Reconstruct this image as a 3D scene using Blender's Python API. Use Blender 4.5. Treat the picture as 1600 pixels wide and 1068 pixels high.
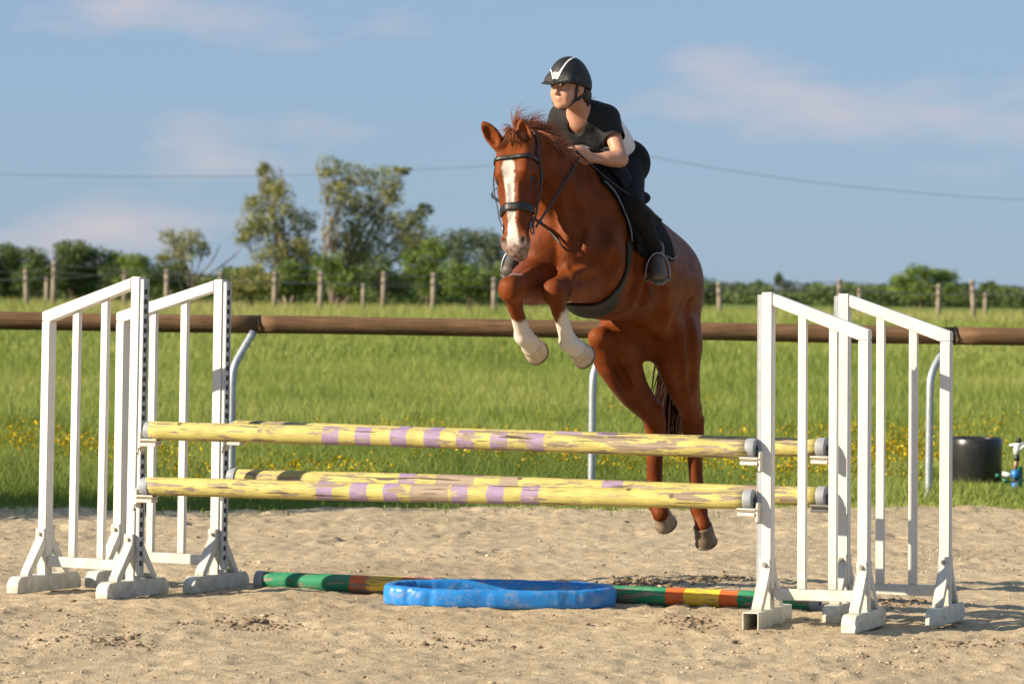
import bpy, bmesh, math, random
import numpy as np
from mathutils import Vector, Matrix

for o in list(bpy.data.objects):
    bpy.data.objects.remove(o, do_unlink=True)
SC = bpy.context.scene
COL = SC.collection
random.seed(7)
RNG = np.random.default_rng(7)

# ------------------------------------------------------------------ camera
F = 5950.0                      # focal length in pixels of a 1600 px wide picture
HC = 1.60                       # lens height above the sand
ROLL = math.radians(0.75)
PITCH = math.atan((534 - 455) / F)
_c, _s = math.cos(ROLL), math.sin(ROLL)
_cp, _sp = math.cos(-PITCH), math.sin(-PITCH)

def _rp(v):
    return np.array([v[0], _cp * v[1] - _sp * v[2], _sp * v[1] + _cp * v[2]])

CAMX, CAMY, CAMF = _rp((_c, 0, _s)), _rp((-_s, 0, _c)), _rp((0, 1, 0))

def _ray(px, py):
    return CAMX * ((px - 800) / F) - CAMY * ((py - 534) / F) + CAMF

def W(px, py, D):
    """survey point: the place seen at a picture position, D metres away"""
    d = _ray(px, py)
    return np.array([0, 0, HC]) + d * (D / d[1])

def G(px, py, z=0.0):
    """survey point on the level z"""
    d = _ray(px, py)
    return np.array([0, 0, HC]) + d * ((z - HC) / d[2])

cam = bpy.data.cameras.new('camera')
cam.sensor_width = 36.0
cam.sensor_fit = 'HORIZONTAL'
cam.lens = F / 1600 * 36.0
cam.clip_start = 0.5
cam.clip_end = 9000
cam.dof.use_dof = True
cam.dof.focus_distance = 18.9
cam.dof.aperture_fstop = 5.6
camo = bpy.data.objects.new('camera', cam)
M = Matrix.Identity(4)
for i in range(3):
    M[i][0], M[i][1], M[i][2] = CAMX[i], CAMY[i], -CAMF[i]
M[2][3] = HC
camo.matrix_world = M
COL.objects.link(camo)
SC.camera = camo

# ------------------------------------------------------------------ sun and sky
SUN_EL = math.radians(24.0)
SUN_AZ = math.radians(18.5)     # light travels along (cos, sin) of this
LDIR = Vector((math.cos(SUN_EL) * math.cos(SUN_AZ), math.cos(SUN_EL) * math.sin(SUN_AZ), -math.sin(SUN_EL)))
sun = bpy.data.lights.new('sun', 'SUN')
sun.energy = 5.0
sun.angle = math.radians(0.53)
sun.color = (1.0, 0.85, 0.64)
suno = bpy.data.objects.new('sun', sun)
suno.rotation_euler = LDIR.to_track_quat('-Z', 'Y').to_euler()
suno.location = (-30, -10, 20)
COL.objects.link(suno)

wd = bpy.data.worlds.new('World')
SC.world = wd
wd.use_nodes = True
nt = wd.node_tree
nt.nodes.clear()
def nn(tree, typ, **kw):
    n = tree.nodes.new(typ)
    for k, v in kw.items():
        if k.startswith('i_'):
            n.inputs[k[2:].replace('_', ' ')].default_value = v
        else:
            setattr(n, k, v)
    return n
sky = nn(nt, 'ShaderNodeTexSky', sky_type='NISHITA', sun_disc=False)
sky.sun_elevation = SUN_EL
sky.sun_rotation = math.atan2(-math.cos(SUN_AZ), -math.sin(SUN_AZ))
sky.altitude = 100
sky.air_density = 1.0
sky.dust_density = 0.2
sky.ozone_density = 3.0
tc = nn(nt, 'ShaderNodeTexCoord')
mp = nn(nt, 'ShaderNodeMapping')
mp.inputs["Scale"].default_value = (5.0, 5.0, 16.0)
mp.inputs['Location'].default_value = (1.55, 1.7, 0.6)
nz = nn(nt, 'ShaderNodeTexNoise', i_Scale=1.6, i_Detail=5.0, i_Roughness=0.5)
rp = nn(nt, 'ShaderNodeValToRGB')
rp.color_ramp.elements[0].position = 0.575
rp.color_ramp.elements[1].position = 0.76
gain = nn(nt, 'ShaderNodeMix', data_type='RGBA', blend_type='MULTIPLY')
gain.inputs[0].default_value = 1.0
gain.inputs[7].default_value = (0.63, 0.75, 1.06, 1)
mx = nn(nt, 'ShaderNodeMix', data_type='RGBA')
mx.inputs[7].default_value = (7.4, 6.0, 5.7, 1)
bg = nn(nt, 'ShaderNodeBackground')
bg.inputs['Strength'].default_value = 0.057
wo = nn(nt, 'ShaderNodeOutputWorld')
L = nt.links.new
L(tc.outputs['Generated'], mp.inputs['Vector'])
L(mp.outputs[0], nz.inputs['Vector'])
L(nz.outputs['Fac'], rp.inputs[0])
L(sky.outputs[0], gain.inputs[6])
veil = nn(nt, 'ShaderNodeMix', data_type='RGBA')      # thin even evening haze over the whole sky
veil.inputs[0].default_value = 0.68
veil.inputs[7].default_value = (3.1, 4.35, 5.95, 1)
L(gain.outputs[2], veil.inputs[6])
L(veil.outputs[2], mx.inputs[6])
CLOUD = nn(nt, 'ShaderNodeMath', operation='MULTIPLY')
CLOUD.inputs[1].default_value = 0.75
L(rp.outputs[0], CLOUD.inputs[0])
L(CLOUD.outputs[0], mx.inputs[0])
L(mx.outputs[2], bg.inputs['Color'])
L(bg.outputs[0], wo.inputs['Surface'])

SC.view_settings.view_transform = 'Standard'
SC.view_settings.look = 'None'
SC.view_settings.exposure = 0.95
SC.view_settings.gamma = 1.0
SC.view_settings.use_curve_mapping = False
SC.render.engine = 'CYCLES'
SC.cycles.use_denoising = True
SC.cycles.max_bounces = 6
SC.cycles.diffuse_bounces = 3
SC.cycles.glossy_bounces = 3
SC.cycles.transparent_max_bounces = 6
SC.cycles.caustics_reflective = False
SC.cycles.caustics_refractive = False

# ------------------------------------------------------------------ helpers
def unit(v):
    v = np.asarray(v, float)
    return v / np.linalg.norm(v)

def link(name, me, mat=None, parent=None, smooth=False):
    o = bpy.data.objects.new(name, me)
    COL.objects.link(o)
    if mat is not None and len(me.materials) == 0:
        me.materials.append(mat)
    if parent is not None:
        o.parent = parent
    if smooth:
        me.polygons.foreach_set('use_smooth', np.ones(len(me.polygons), bool))
    return o

def empty(name, loc=(0, 0, 0), rz=0.0):
    o = bpy.data.objects.new(name, None)
    COL.objects.link(o)
    o.location = [float(c) for c in loc]
    o.rotation_euler = (0, 0, rz)
    o.empty_display_size = 0.1
    return o

def tag(o, label=None, cat=None, group=None, kind=None):
    if label: o['label'] = label
    if cat: o['category'] = cat
    if group: o['group'] = group
    if kind: o['kind'] = kind
    return o

def mesh_np(name, v, f, n=4):
    """fast mesh from arrays; every face has n corners"""
    me = bpy.data.meshes.new(name)
    v = np.asarray(v, np.float32).reshape(-1, 3)
    f = np.asarray(f, np.int32).reshape(-1, n)
    me.vertices.add(len(v)); me.vertices.foreach_set('co', v.ravel())
    me.loops.add(f.size); me.loops.foreach_set('vertex_index', f.ravel())
    me.polygons.add(len(f))
    me.polygons.foreach_set('loop_start', np.arange(0, f.size, n, dtype=np.int32))
    me.polygons.foreach_set('loop_total', np.full(len(f), n, np.int32))
    me.update(calc_edges=True)
    return me

def set_attr(me, name, vals, typ='FLOAT'):
    a = me.attributes.new(name, typ, 'POINT')
    vals = np.asarray(vals, np.float32)
    a.data.foreach_set('value' if typ == 'FLOAT' else 'color' if 'COLOR' in typ else 'vector', vals.ravel())

def bm_mesh(name, bm, bevel=0.0, seg=2):
    if bevel > 0:
        bmesh.ops.bevel(bm, geom=[e for e in bm.edges], offset=bevel, segments=seg, affect='EDGES', clamp_overlap=True)
    bmesh.ops.recalc_face_normals(bm, faces=bm.faces)
    me = bpy.data.meshes.new(name)
    bm.to_mesh(me); bm.free()
    return me

def prism(bm, pts, y0, y1):
    """polygon in xz extruded along y"""
    a = [bm.verts.new((p[0], y0, p[1])) for p in pts]
    b = [bm.verts.new((p[0], y1, p[1])) for p in pts]
    n = len(pts)
    bm.faces.new(a); bm.faces.new(b[::-1])
    for i in range(n):
        bm.faces.new((a[i], b[i], b[(i + 1) % n], a[(i + 1) % n]))

def box_bm(x0, x1, y0, y1, z0, z1, bm=None):
    bm = bm or bmesh.new()
    prism(bm, [(x0, z0), (x1, z0), (x1, z1), (x0, z1)], y0, y1)
    return bm

def tube(pts, rad, n=10, cap=True, flat=None, close=False):
    """tube along points -> (verts, quads/tri list); rad scalar or list; flat=(vector, ratio) squashes it"""
    P_ = [np.asarray(p, float) for p in pts]
    m = len(P_)
    rad = np.broadcast_to(np.asarray(rad, float), (m,))
    V, Fc = [], []
    up = None
    for i in range(m):
        if close: t = P_[(i + 1) % m] - P_[i - 1]
        else: t = P_[min(i + 1, m - 1)] - P_[max(i - 1, 0)]
        t = unit(t)
        if flat is not None:
            fv = np.asarray(flat[0][i] if np.ndim(flat[0]) == 2 else flat[0], float)
            s = unit(fv - t * fv.dot(t)); u = np.cross(t, s); ra, rb = rad[i], rad[i] * flat[1]
        else:
            if up is None:
                up = np.array([0, 0, 1.0]) if abs(t[2]) < .9 else np.array([1.0, 0, 0])
            s = unit(up - t * up.dot(t)); up = s
            u = np.cross(t, s); ra = rb = rad[i]
        for k in range(n):
            a = 2 * math.pi * k / n
            V.append(P_[i] + s * math.cos(a) * ra + u * math.sin(a) * rb)
    seg = m if close else m - 1
    for i in range(seg):
        j = (i + 1) % m
        for k in range(n):
            Fc.append((i * n + k, i * n + (k + 1) % n, j * n + (k + 1) % n, j * n + k))
    if cap and not close:
        Fc.append(tuple(range(n))[::-1]); Fc.append(tuple((m - 1) * n + k for k in range(n)))
    return V, Fc

def py_mesh(name, *vf):
    V, Fc = [], []
    for v, f in vf:
        b = len(V)
        V += [tuple(map(float, p)) for p in v]
        Fc += [tuple(i + b for i in q) for q in f]
    me = bpy.data.meshes.new(name)
    me.from_pydata(V, [], Fc)
    me.update()
    return me

def lathe(prof, n=24, cap=True):
    V, Fc = [], []
    for r, z in prof:
        for k in range(n):
            a = 2 * math.pi * k / n
            V.append((r * math.cos(a), r * math.sin(a), z))
    for i in range(len(prof) - 1):
        for k in range(n):
            Fc.append((i * n + k, i * n + (k + 1) % n, (i + 1) * n + (k + 1) % n, (i + 1) * n + k))
    if cap:
        Fc.append(tuple(range(n))[::-1]); Fc.append(tuple((len(prof) - 1) * n + k for k in range(n)))
    return V, Fc

def spline(pts, n):
    """Catmull-Rom through points"""
    P_ = np.asarray(pts, float)
    P_ = np.vstack([2 * P_[0] - P_[1], P_, 2 * P_[-1] - P_[-2]])
    out = []
    m = len(P_) - 3
    for t in np.linspace(0, m - 1e-6, n):
        i = int(t); u = t - i
        a, b, c, d = P_[i:i + 4]
        out.append(.5 * ((2 * b) + (c - a) * u + (2 * a - 5 * b + 4 * c - d) * u * u + (3 * b - a - 3 * c + d) * u ** 3))
    return np.array(out)

def vnoise(x, y, seed=0):
    """smooth value noise on arrays, about -1..1"""
    x = np.asarray(x, float); y = np.asarray(y, float)
    xi = np.floor(x).astype(np.int64); yi = np.floor(y).astype(np.int64)
    fx = x - xi; fy = y - yi
    fx = fx * fx * (3 - 2 * fx); fy = fy * fy * (3 - 2 * fy)
    def h(a, b):
        n = (a * 374761393 + b * 668265263 + seed * 1442695041) & 0xffffffff
        n = ((n ^ (n >> 13)) * 1274126177) & 0xffffffff
        return ((n ^ (n >> 16)) & 0xffff) / 32767.5 - 1
    return (h(xi, yi) * (1 - fx) + h(xi + 1, yi) * fx) * (1 - fy) + (h(xi, yi + 1) * (1 - fx) + h(xi + 1, yi + 1) * fx) * fy

# ------------------------------------------------------------------ materials
def newmat(name):
    m = bpy.data.materials.new(name)
    m.use_nodes = True
    t = m.node_tree
    b = t.nodes['Principled BSDF']
    return m, t, b

def ramp(t, stops, interp='LINEAR'):
    r = t.nodes.new('ShaderNodeValToRGB')
    cr = r.color_ramp
    cr.interpolation = interp
    while len(cr.elements) < len(stops): cr.elements.new(0.5)
    for e, (p, c) in zip(cr.elements, stops):
        e.position = p
        e.color = (c, c, c, 1) if np.isscalar(c) else (*c, 1)
    return r

def noise(t, scale, detail=4.0, rough=0.55, vec=None, dist=0.0):
    n = nn(t, 'ShaderNodeTexNoise', i_Scale=scale, i_Detail=detail, i_Roughness=rough, i_Distortion=dist)
    if vec is not None: t.links.new(vec, n.inputs['Vector'])
    return n

def bump(t, b, h, strength=0.3, dist=0.01):
    n = nn(t, 'ShaderNodeBump', i_Strength=strength, i_Distance=dist)
    t.links.new(h, n.inputs['Height'])
    t.links.new(n.outputs[0], b.inputs['Normal'])
    return n

def mixc(t, fac, a, b, mode='MIX'):
    m = nn(t, 'ShaderNodeMix', data_type='RGBA', blend_type=mode)
    for sock, v in ((m.inputs[0], fac), (m.inputs[6], a), (m.inputs[7], b)):
        if hasattr(v, 'links'): t.links.new(v, sock)
        elif np.isscalar(v): sock.default_value = v
        else: sock.default_value = (*v, 1)
    return m.outputs[2]

def simple(name, col, rough=0.6, var=0.15, scale=30.0, bstr=0.1, metal=0.0, spec=0.5, space='Object', dirt=None, sheen=0.0):
    """plain material with mottled colour and fine relief"""
    m, t, b = newmat(name)
    tcn = t.nodes.new('ShaderNodeTexCoord')
    n1 = noise(t, scale, 5, .6, tcn.outputs[space])
    lo = tuple(c * (1 - var) for c in col); hi = tuple(min(1, c * (1 + var)) for c in col)
    r = ramp(t, [(0.3, lo), (0.7, hi)])
    t.links.new(n1.outputs[0], r.inputs[0])
    out = r.outputs[0]
    if dirt:
        n2 = noise(t, dirt[1], 6, .65, tcn.outputs[space])
        r2 = ramp(t, [(dirt[2], 0.0), (dirt[3], 1.0)])
        t.links.new(n2.outputs[0], r2.inputs[0])
        out = mixc(t, r2.outputs[0], out, dirt[0])
    t.links.new(out, b.inputs['Base Color'])
    b.inputs['Roughness'].default_value = rough
    b.inputs['Metallic'].default_value = metal
    b.inputs['Specular IOR Level'].default_value = spec
    if sheen:
        b.inputs['Sheen Weight'].default_value = sheen
        b.inputs['Sheen Roughness'].default_value = .4
    if bstr:
        bump(t, b, n1.outputs[0], bstr, .01)
    return m

def attr_node(t, name):
    return nn(t, 'ShaderNodeAttribute', attribute_name=name)

def sstep(a, b, x):
    t = np.clip((x - a) / (b - a), 0, 1)
    return t * t * (3 - 2 * t)

def keep_world(o, parent):
    o.parent = parent
    o.matrix_parent_inverse = Matrix.Translation(-parent.location)
    return o
MAT = {}
# ------------------------------------------------------------------ ground
EDGE0, EDGE1 = G(0, 797), G(1600, 797)
def grass_edge(x):
    """where the sand ends, by x"""
    t = (x - EDGE0[0]) / (EDGE1[0] - EDGE0[0])
    return EDGE0[1] + (EDGE1[1] - EDGE0[1]) * t + .10 * vnoise(x * 1.3, 0 * x, 21) + .05 * vnoise(x * 5, 0 * x, 22)

def field_z(x, y):
    """gentle rise of the meadow beyond the arena"""
    y = np.asarray(y, float)
    return .50 * sstep(42, 150, y) + .05 * vnoise(np.asarray(x) * .15, y * .12, 31) * sstep(30, 60, y)

_r = np.random.default_rng(44)
HOOF = [(_r.uniform(-3.4, 3.6), _r.uniform(15.4, 27.5), _r.uniform(.055, .095), _r.uniform(.014, .034)) for _ in range(170)]
def sand_z(x, y):
    z = .016 * vnoise(x * .9, y * .7, 1) + .009 * vnoise(x * 2.6, y * 2.0, 2) + .006 * vnoise(x * 6.5, y * 5, 3) + .007 * vnoise(x * 14, y * 11, 4) + .008 * vnoise(x * 30, y * 24, 5)
    # trodden ground is rougher in patches
    k = sstep(-.2, .5, vnoise(x * .8 + 9, y * .6, 6))
    rough = np.abs(vnoise(x * 9 + 3, y * 6.5, 7)) * .014 - .004
    z = z + k * rough
    # hoof prints: shallow dents with a pushed-up rim
    for hx, hy, hr, hd in HOOF:
        q = ((x - hx) ** 2 + (y - hy) ** 2) / hr ** 2
        z = z + hd * (-np.exp(-q * 1.6) + .32 * np.exp(-((np.sqrt(q) - 1.3) / .45) ** 2) * (1 + .6 * vnoise(x * 40, y * 40, 9)))
    # soft ridge thrown up along the grass
    e = y - grass_edge(x)
    z = z + .014 * np.exp(-((e + .25) / .22) ** 2) * (1 + vnoise(x * 7, y * 7, 8)) - .03 * np.exp(-((e + 2.2) / .16) ** 2)
    return z

def axis(lo, hi, step, lo2, hi2):
    a = np.arange(lo, hi, step)
    l = [lo - 1.25 ** k * step * 4 for k in range(1, 60)]; l = [v for v in l if v > lo2][::-1]
    r = [hi + 1.25 ** k * step * 4 for k in range(1, 60)]; r = [v for v in r if v < hi2]
    return np.array([lo2] + l + list(a) + r + [hi2])

def grid_mesh(name, xs, ys, zf):
    X, Y = np.meshgrid(xs, ys, indexing='ij')
    Z = zf(X, Y)
    V = np.stack([X, Y, Z], -1).reshape(-1, 3)
    nx, ny = len(xs), len(ys)
    i = np.arange(nx - 1)[:, None] * ny + np.arange(ny - 1)[None, :]
    Fq = np.stack([i, i + ny, i + ny + 1, i + 1], -1).reshape(-1, 4)
    return mesh_np(name, V, Fq)

def sand_material():
    m, t, b = newmat('arena_sand')
    tcn = t.nodes.new('ShaderNodeTexCoord')
    o = tcn.outputs['Object']
    n1 = noise(t, .9, 6, .6, o); n2 = noise(t, 9, 7, .7, o); n3 = noise(t, 85, 4, .7, o)
    r1 = ramp(t, [(.30, (.405, .318, .198)), (.5, (.515, .412, .268)), (.72, (.585, .480, .328))])
    t.links.new(n2.outputs[0], r1.inputs[0])
    r2 = ramp(t, [(.35, .82), (.65, 1.08)]); t.links.new(n1.outputs[0], r2.inputs[0])
    c = mixc(t, 1.0, r1.outputs[0], r2.outputs[0], 'MULTIPLY')
    r3 = ramp(t, [(.25, .62), (.5, 1.0), (.75, 1.12)]); t.links.new(n3.outputs[0], r3.inputs[0])
    c = mixc(t, 1.0, c, r3.outputs[0], 'MULTIPLY')
    # damp dark crumbs
    n4 = noise(t, 34, 4, .65, o); r4 = ramp(t, [(.57, 0.0), (.66, 1.0)]); t.links.new(n4.outputs[0], r4.inputs[0])
    n5 = noise(t, 1.3, 3, .5, o); r5 = ramp(t, [(.42, 0.0), (.6, .75)]); t.links.new(n5.outputs[0], r5.inputs[0])
    mm = nn(t, 'ShaderNodeMath', operation='MULTIPLY'); t.links.new(r4.outputs[0], mm.inputs[0]); t.links.new(r5.outputs[0], mm.inputs[1])
    c = mixc(t, mm.outputs[0], c, (.12, .085, .055))
    t.links.new(c, b.inputs['Base Color'])
    b.inputs['Roughness'].default_value = .95
    b.inputs['Specular IOR Level'].default_value = .15
    ad = nn(t, 'ShaderNodeMath', operation='ADD'); t.links.new(n3.outputs[0], ad.inputs[0])
    n6 = noise(t, 34, 6, .7, o); t.links.new(n6.outputs[0], ad.inputs[1])
    bump(t, b, ad.outputs[0], .7, .016)
    return m
MAT['sand'] = sand_material()

xs = axis(-3.9, 4.1, .025, -60, 60); ys = axis(14.8, 29.6, .031, -20, 29.61)
sand_obj = link('sand_arena', grid_mesh('sand_arena', xs, ys, lambda x, y: np.where(y < grass_edge(x) + .4, sand_z(x, y), -.10)), MAT['sand'], None, True)
tag(sand_obj, kind='structure')

def soil_material():
    m, t, b = newmat('meadow_ground')
    tcn = t.nodes.new('ShaderNodeTexCoord'); o = tcn.outputs['Object']
    mp = nn(t, 'ShaderNodeMapping'); mp.inputs['Scale'].default_value = (1, .35, 1); t.links.new(o, mp.inputs[0])
    n1 = noise(t, .16, 6, .65, mp.outputs[0]); n2 = noise(t, 3.5, 6, .7, o)
    r1 = ramp(t, [(.30, (.100, .150, .028)), (.5, (.140, .190, .040)), (.7, (.190, .220, .062))]); t.links.new(n1.outputs[0], r1.inputs[0])
    r2 = ramp(t, [(.3, .7), (.7, 1.2)]); t.links.new(n2.outputs[0], r2.inputs[0])
    c = mixc(t, 1.0, r1.outputs[0], r2.outputs[0], 'MULTIPLY')
    t.links.new(c, b.inputs['Base Color']); b.inputs['Roughness'].default_value = .95; b.inputs['Specular IOR Level'].default_value = .1
    bump(t, b, n2.outputs[0], .8, .10)
    return m
MAT['soil'] = soil_material()
xs = axis(-14, 14, .5, -2500, 2500)
ys = np.array(list(np.arange(26.5, 60, .5)) + [60 * 1.03 ** k for k in range(1, 135)])
def mz(x, y):
    e = y - grass_edge(np.clip(x, -8, 8))
    return np.where(e < -.05, -.22, np.where(e < .5, .0, .012) + field_z(x, y))
meadow = link('meadow', grid_mesh('meadow', xs, ys, mz), MAT['soil'], None, True)
tag(meadow, kind='structure')

# ---- grass blades
def grass_material():
    m, t, b = newmat('grass_blades')
    g = attr_node(t, 'tone')
    r = ramp(t, [(0, (.115, .170, .030)), (.35, (.205, .268, .050)), (.65, (.300, .340, .085)), (.88, (.390, .370, .135)), (1, (.450, .355, .180))])
    t.links.new(g.outputs['Fac'], r.inputs[0])
    t.links.new(r.outputs[0], b.inputs['Base Color'])
    b.inputs['Roughness'].default_value = .6; b.inputs['Specular IOR Level'].default_value = .25
    tr = t.nodes.new('ShaderNodeBsdfTranslucent'); t.links.new(r.outputs[0], tr.inputs[0])
    mxs = t.nodes.new('ShaderNodeMixShader'); mxs.inputs[0].default_value = .30
    out = t.nodes['Material Output']
    t.links.new(b.outputs[0], mxs.inputs[1]); t.links.new(tr.outputs[0], mxs.inputs[2]); t.links.new(mxs.outputs[0], out.inputs[0])
    return m
MAT['grass'] = grass_material()
def blades(name, x, y, hgt, wid, tone, seed, z=None, fine=True):
    rg = np.random.default_rng(seed)
    n = len(x)
    z = field_z(x, y) if z is None else z
    a = rg.uniform(0, 2 * math.pi, n); lean = rg.uniform(.15, .75, n) * hgt
    la = rg.uniform(0, 2 * math.pi, n)
    dx, dy = np.cos(a) * wid * .5, np.sin(a) * wid * .5
    bx, by = np.cos(la) * lean, np.sin(la) * lean
    V = np.zeros((n, 5, 3), np.float32)
    V[:, 0] = np.stack([x - dx, y - dy, z - .01], 1); V[:, 1] = np.stack([x + dx, y + dy, z - .01], 1)
    V[:, 2] = np.stack([x + dx * .8 + bx * .3, y + dy * .8 + by * .3, z + hgt * .55], 1)
    V[:, 3] = np.stack([x - dx * .8 + bx * .3, y - dy * .8 + by * .3, z + hgt * .55], 1)
    V[:, 4] = np.stack([x + bx, y + by, z + hgt], 1)
    if not fine:      # far off, one bent triangle per blade is all that can be told apart
        V = V[:, [0, 1, 4]]; Ft = np.arange(n * 3, dtype=np.int32).reshape(-1, 3)
        me = mesh_np(name, V.reshape(-1, 3), Ft, 3); set_attr(me, 'tone', np.repeat(tone, 3))
        return link(name, me, MAT['grass'])
    i = np.arange(n)[:, None] * 5
    Ft = np.concatenate([i + np.array([[0, 1, 2]]), i + np.array([[0, 2, 3]]), i + np.array([[3, 2, 4]])]).astype(np.int32)
    me = mesh_np(name, V.reshape(-1, 3), Ft, 3)
    set_attr(me, 'tone', np.repeat(tone, 5))
    o = link(name, me, MAT['grass'])
    return o
rg = np.random.default_rng(3)
def scatter(n, y0, y1, margin=1.7, p=1.0):
    """points inside the wedge the lens looks along, more at the near end"""
    u = rg.random(n) ** p
    y = y0 * (y1 / y0) ** u
    hw = y * 800 / F * 1.12 + margin
    x = rg.uniform(-1, 1, n) * hw
    return x, y
def patch(x, y, s, sd): return vnoise(x * s, y * s * .45, sd)
# short grass at the arena edge and the near meadow
x, y = scatter(255000, 26.8, 40); k = y > grass_edge(x) + .02 * rg.normal(size=len(x)); x, y = x[k], y[k]
e = y - grass_edge(x)
hg = (.04 + .085 * sstep(.1, 1.6, e) + .04 * sstep(2, 6, e)) * rg.uniform(.5, 1.35, len(x)) * (1 + .35 * patch(x, y, 1.2, 41))
hg *= 1 - .7 * ((x > 3.2) & (y > 30.5) & (y < 33))
tn = np.clip(.34 + .26 * patch(x, y, .7, 42) + .12 * rg.normal(size=len(x)), 0, .8)
o = blades('grass', x, y, hg, rg.uniform(.0045, .008, len(x)), tn, 51)
tag(o, 'short fresh green grass along the edge of the sand', 'grass', kind='stuff')
x, y = scatter(230000, 38, 78); tn = np.clip(.46 + .28 * patch(x, y, .35, 43) + .14 * rg.normal(size=len(x)), 0, .9)
o = blades('grass', x, y, rg.uniform(.10, .26, len(x)) * (1 + .3 * patch(x, y, .5, 44)), rg.uniform(.011, .021, len(x)), tn, 52, fine=False)
tag(o, 'open green meadow grass behind the log rail', 'grass', kind='stuff')
x, y = scatter(165000, 75, 172, 5); tn = np.clip(.52 + .26 * patch(x, y, .14, 45) + .15 * rg.normal(size=len(x)) + .12 * sstep(110, 150, y), 0, 1)
o = blades('grass', x, y, (.22 + .30 * sstep(105, 150, y)) * rg.uniform(.5, 1.3, len(x)), rg.uniform(.025, .055, len(x)), tn, 53, fine=False)
tag(o, 'tall pale seeding grass along the far wire fence', 'grass', kind='stuff')
# weeds creeping onto the sand
x, y = scatter(16000, 26.4, 29.6); e = y - grass_edge(x); k = (e < .05) & (e > -.9 * rg.random(len(x)) ** 2.5 - .02) & (vnoise(x * 4, y * 4, 61) > .05); x, y = x[k], y[k]
o = blades('grass', x, y, rg.uniform(.02, .07, len(x)), rg.uniform(.006, .012, len(x)), rg.uniform(.2, .5, len(x)), 54, sand_z(x, y))
tag(o, 'sparse weeds creeping from the grass onto the sand', 'weeds', kind='stuff')

# ---- buttercups
def flower_mat():
    m, t, b = newmat('buttercup_petals')
    g = attr_node(t, 'tone'); r = ramp(t, [(0, (.80, .58, .015)), (.7, (.88, .62, .02)), (1, (.82, .42, .03))]); t.links.new(g.outputs['Fac'], r.inputs[0])
    t.links.new(r.outputs[0], b.inputs['Base Color']); b.inputs['Roughness'].default_value = .45
    return m
MAT['flower'] = flower_mat()
x1, y1 = scatter(90000, 29.2, 56); k = (vnoise(x1 * .8, y1 * .33, 71) + .5 * vnoise(x1 * 2.4, y1, 72) + 1.0 * np.exp(-((y1 - 35.5) / 5.5) ** 2) - .35) > rg.uniform(.1, 2.1, len(x1)); k &= ~((x1 > 3.3) & (y1 < 33.2)); x1, y1 = x1[k], y1[k]
x2, y2 = scatter(3000, 50, 135); k = vnoise(x2 * .25, y2 * .1, 73) > .25; x2, y2 = x2[k], y2[k]
x, y = np.concatenate([x1, x2]), np.concatenate([y1, y2]); n = len(x)
rr = rg.uniform(.007, .0135, n) * (1 + .8 * sstep(50, 130, y)); z = field_z(x, y) + rg.uniform(.13, .25, n) + .12 * sstep(70, 140, y)
ang = np.arange(6) / 6 * 2 * math.pi
tl = rg.normal(0, .45, (n, 2)); tl[:, 1] -= .6
V = np.zeros((n, 7, 3), np.float32)
V[:, 0] = np.stack([x, y, z - rr * .5], 1)
for j in range(6):
    cx_, cy_ = np.cos(ang[j]) * rr, np.sin(ang[j]) * rr
    V[:, j + 1] = np.stack([x + cx_, y + cy_, z + rr * .35 + tl[:, 0] * cx_ - tl[:, 1] * -cy_], 1)
i = np.arange(n)[:, None] * 7
Ft = np.concatenate([i + np.array([[0, j + 1, (j + 1) % 6 + 1]]) for j in range(6)]).astype(np.int32)
me = mesh_np('buttercups', V.reshape(-1, 3), Ft, 3); set_attr(me, 'tone', np.repeat(rg.random(n), 7))
tag(link('buttercups', me, MAT['flower']), 'countless small yellow buttercups scattered through the meadow', 'flowers', kind='stuff')

# ---- crumbs of turned sand
MAT['clod'] = simple('damp_sand_crumbs', (.22, .165, .11), .95, .35, 12, .6, spec=.1)
ico = bmesh.new(); bmesh.ops.create_icosphere(ico, subdivisions=1, radius=1)
iv = np.array([v.co[:] for v in ico.verts]); ifc = np.array([[v.index for v in f.verts] for f in ico.faces]); ico.free()
def crumbs(name, n, y0, y1, size, seed, label, near=None):
    rg = np.random.default_rng(seed)
    y = y0 * (y1 / y0) ** rg.random(n); x = rg.uniform(-1, 1, n) * (y * 800 / F * 1.08 + .2)
    if near is None:
        k = (sstep(-.2, .5, vnoise(x * .8 + 9, y * .6, 6)) + .25) * (.6 + .6 * vnoise(x * 4, y * 3, 63)) > rg.uniform(0, 1.0, n)
        k &= y < grass_edge(x) - .05
        x, y = x[k], y[k]
    else:
        x = near[0] + rg.normal(0, near[2], n); y = near[1] + rg.normal(0, near[3], n)
    n = len(x)
    s = size * rg.lognormal(0, .5, n)
    z = sand_z(x, y) + s * .15
    V = iv[None] * (s[:, None, None] * rg.uniform(.3, 1.6, (n, len(iv), 1))) * np.array([1.15, 1.0, .62])
    V = V + np.stack([x, y, z], 1)[:, None]
    Ft = (ifc[None] + (np.arange(n) * len(iv))[:, None, None]).reshape(-1, 3)
    me = mesh_np(name, V.reshape(-1, 3), Ft, 3)
    o = link(name, me, MAT['clod']); tag(o, label, 'sand', kind='stuff')
MAT['crumb'] = simple('sand_crumbs', (.46, .37, .255), .95, .3, 12, .6, spec=.1)
crumbs('sand_crumbs', 16000, 15.0, 29, .0034, 81, 'loose crumbs of sand strewn over the arena')
bpy.data.objects['sand_crumbs'].data.materials.clear(); bpy.data.objects['sand_crumbs'].data.materials.append(MAT['crumb'])
crumbs('sand_clods', 6000, 15.0, 28, .0048, 82, 'darker damp clods of sand lying over the arena')
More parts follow.
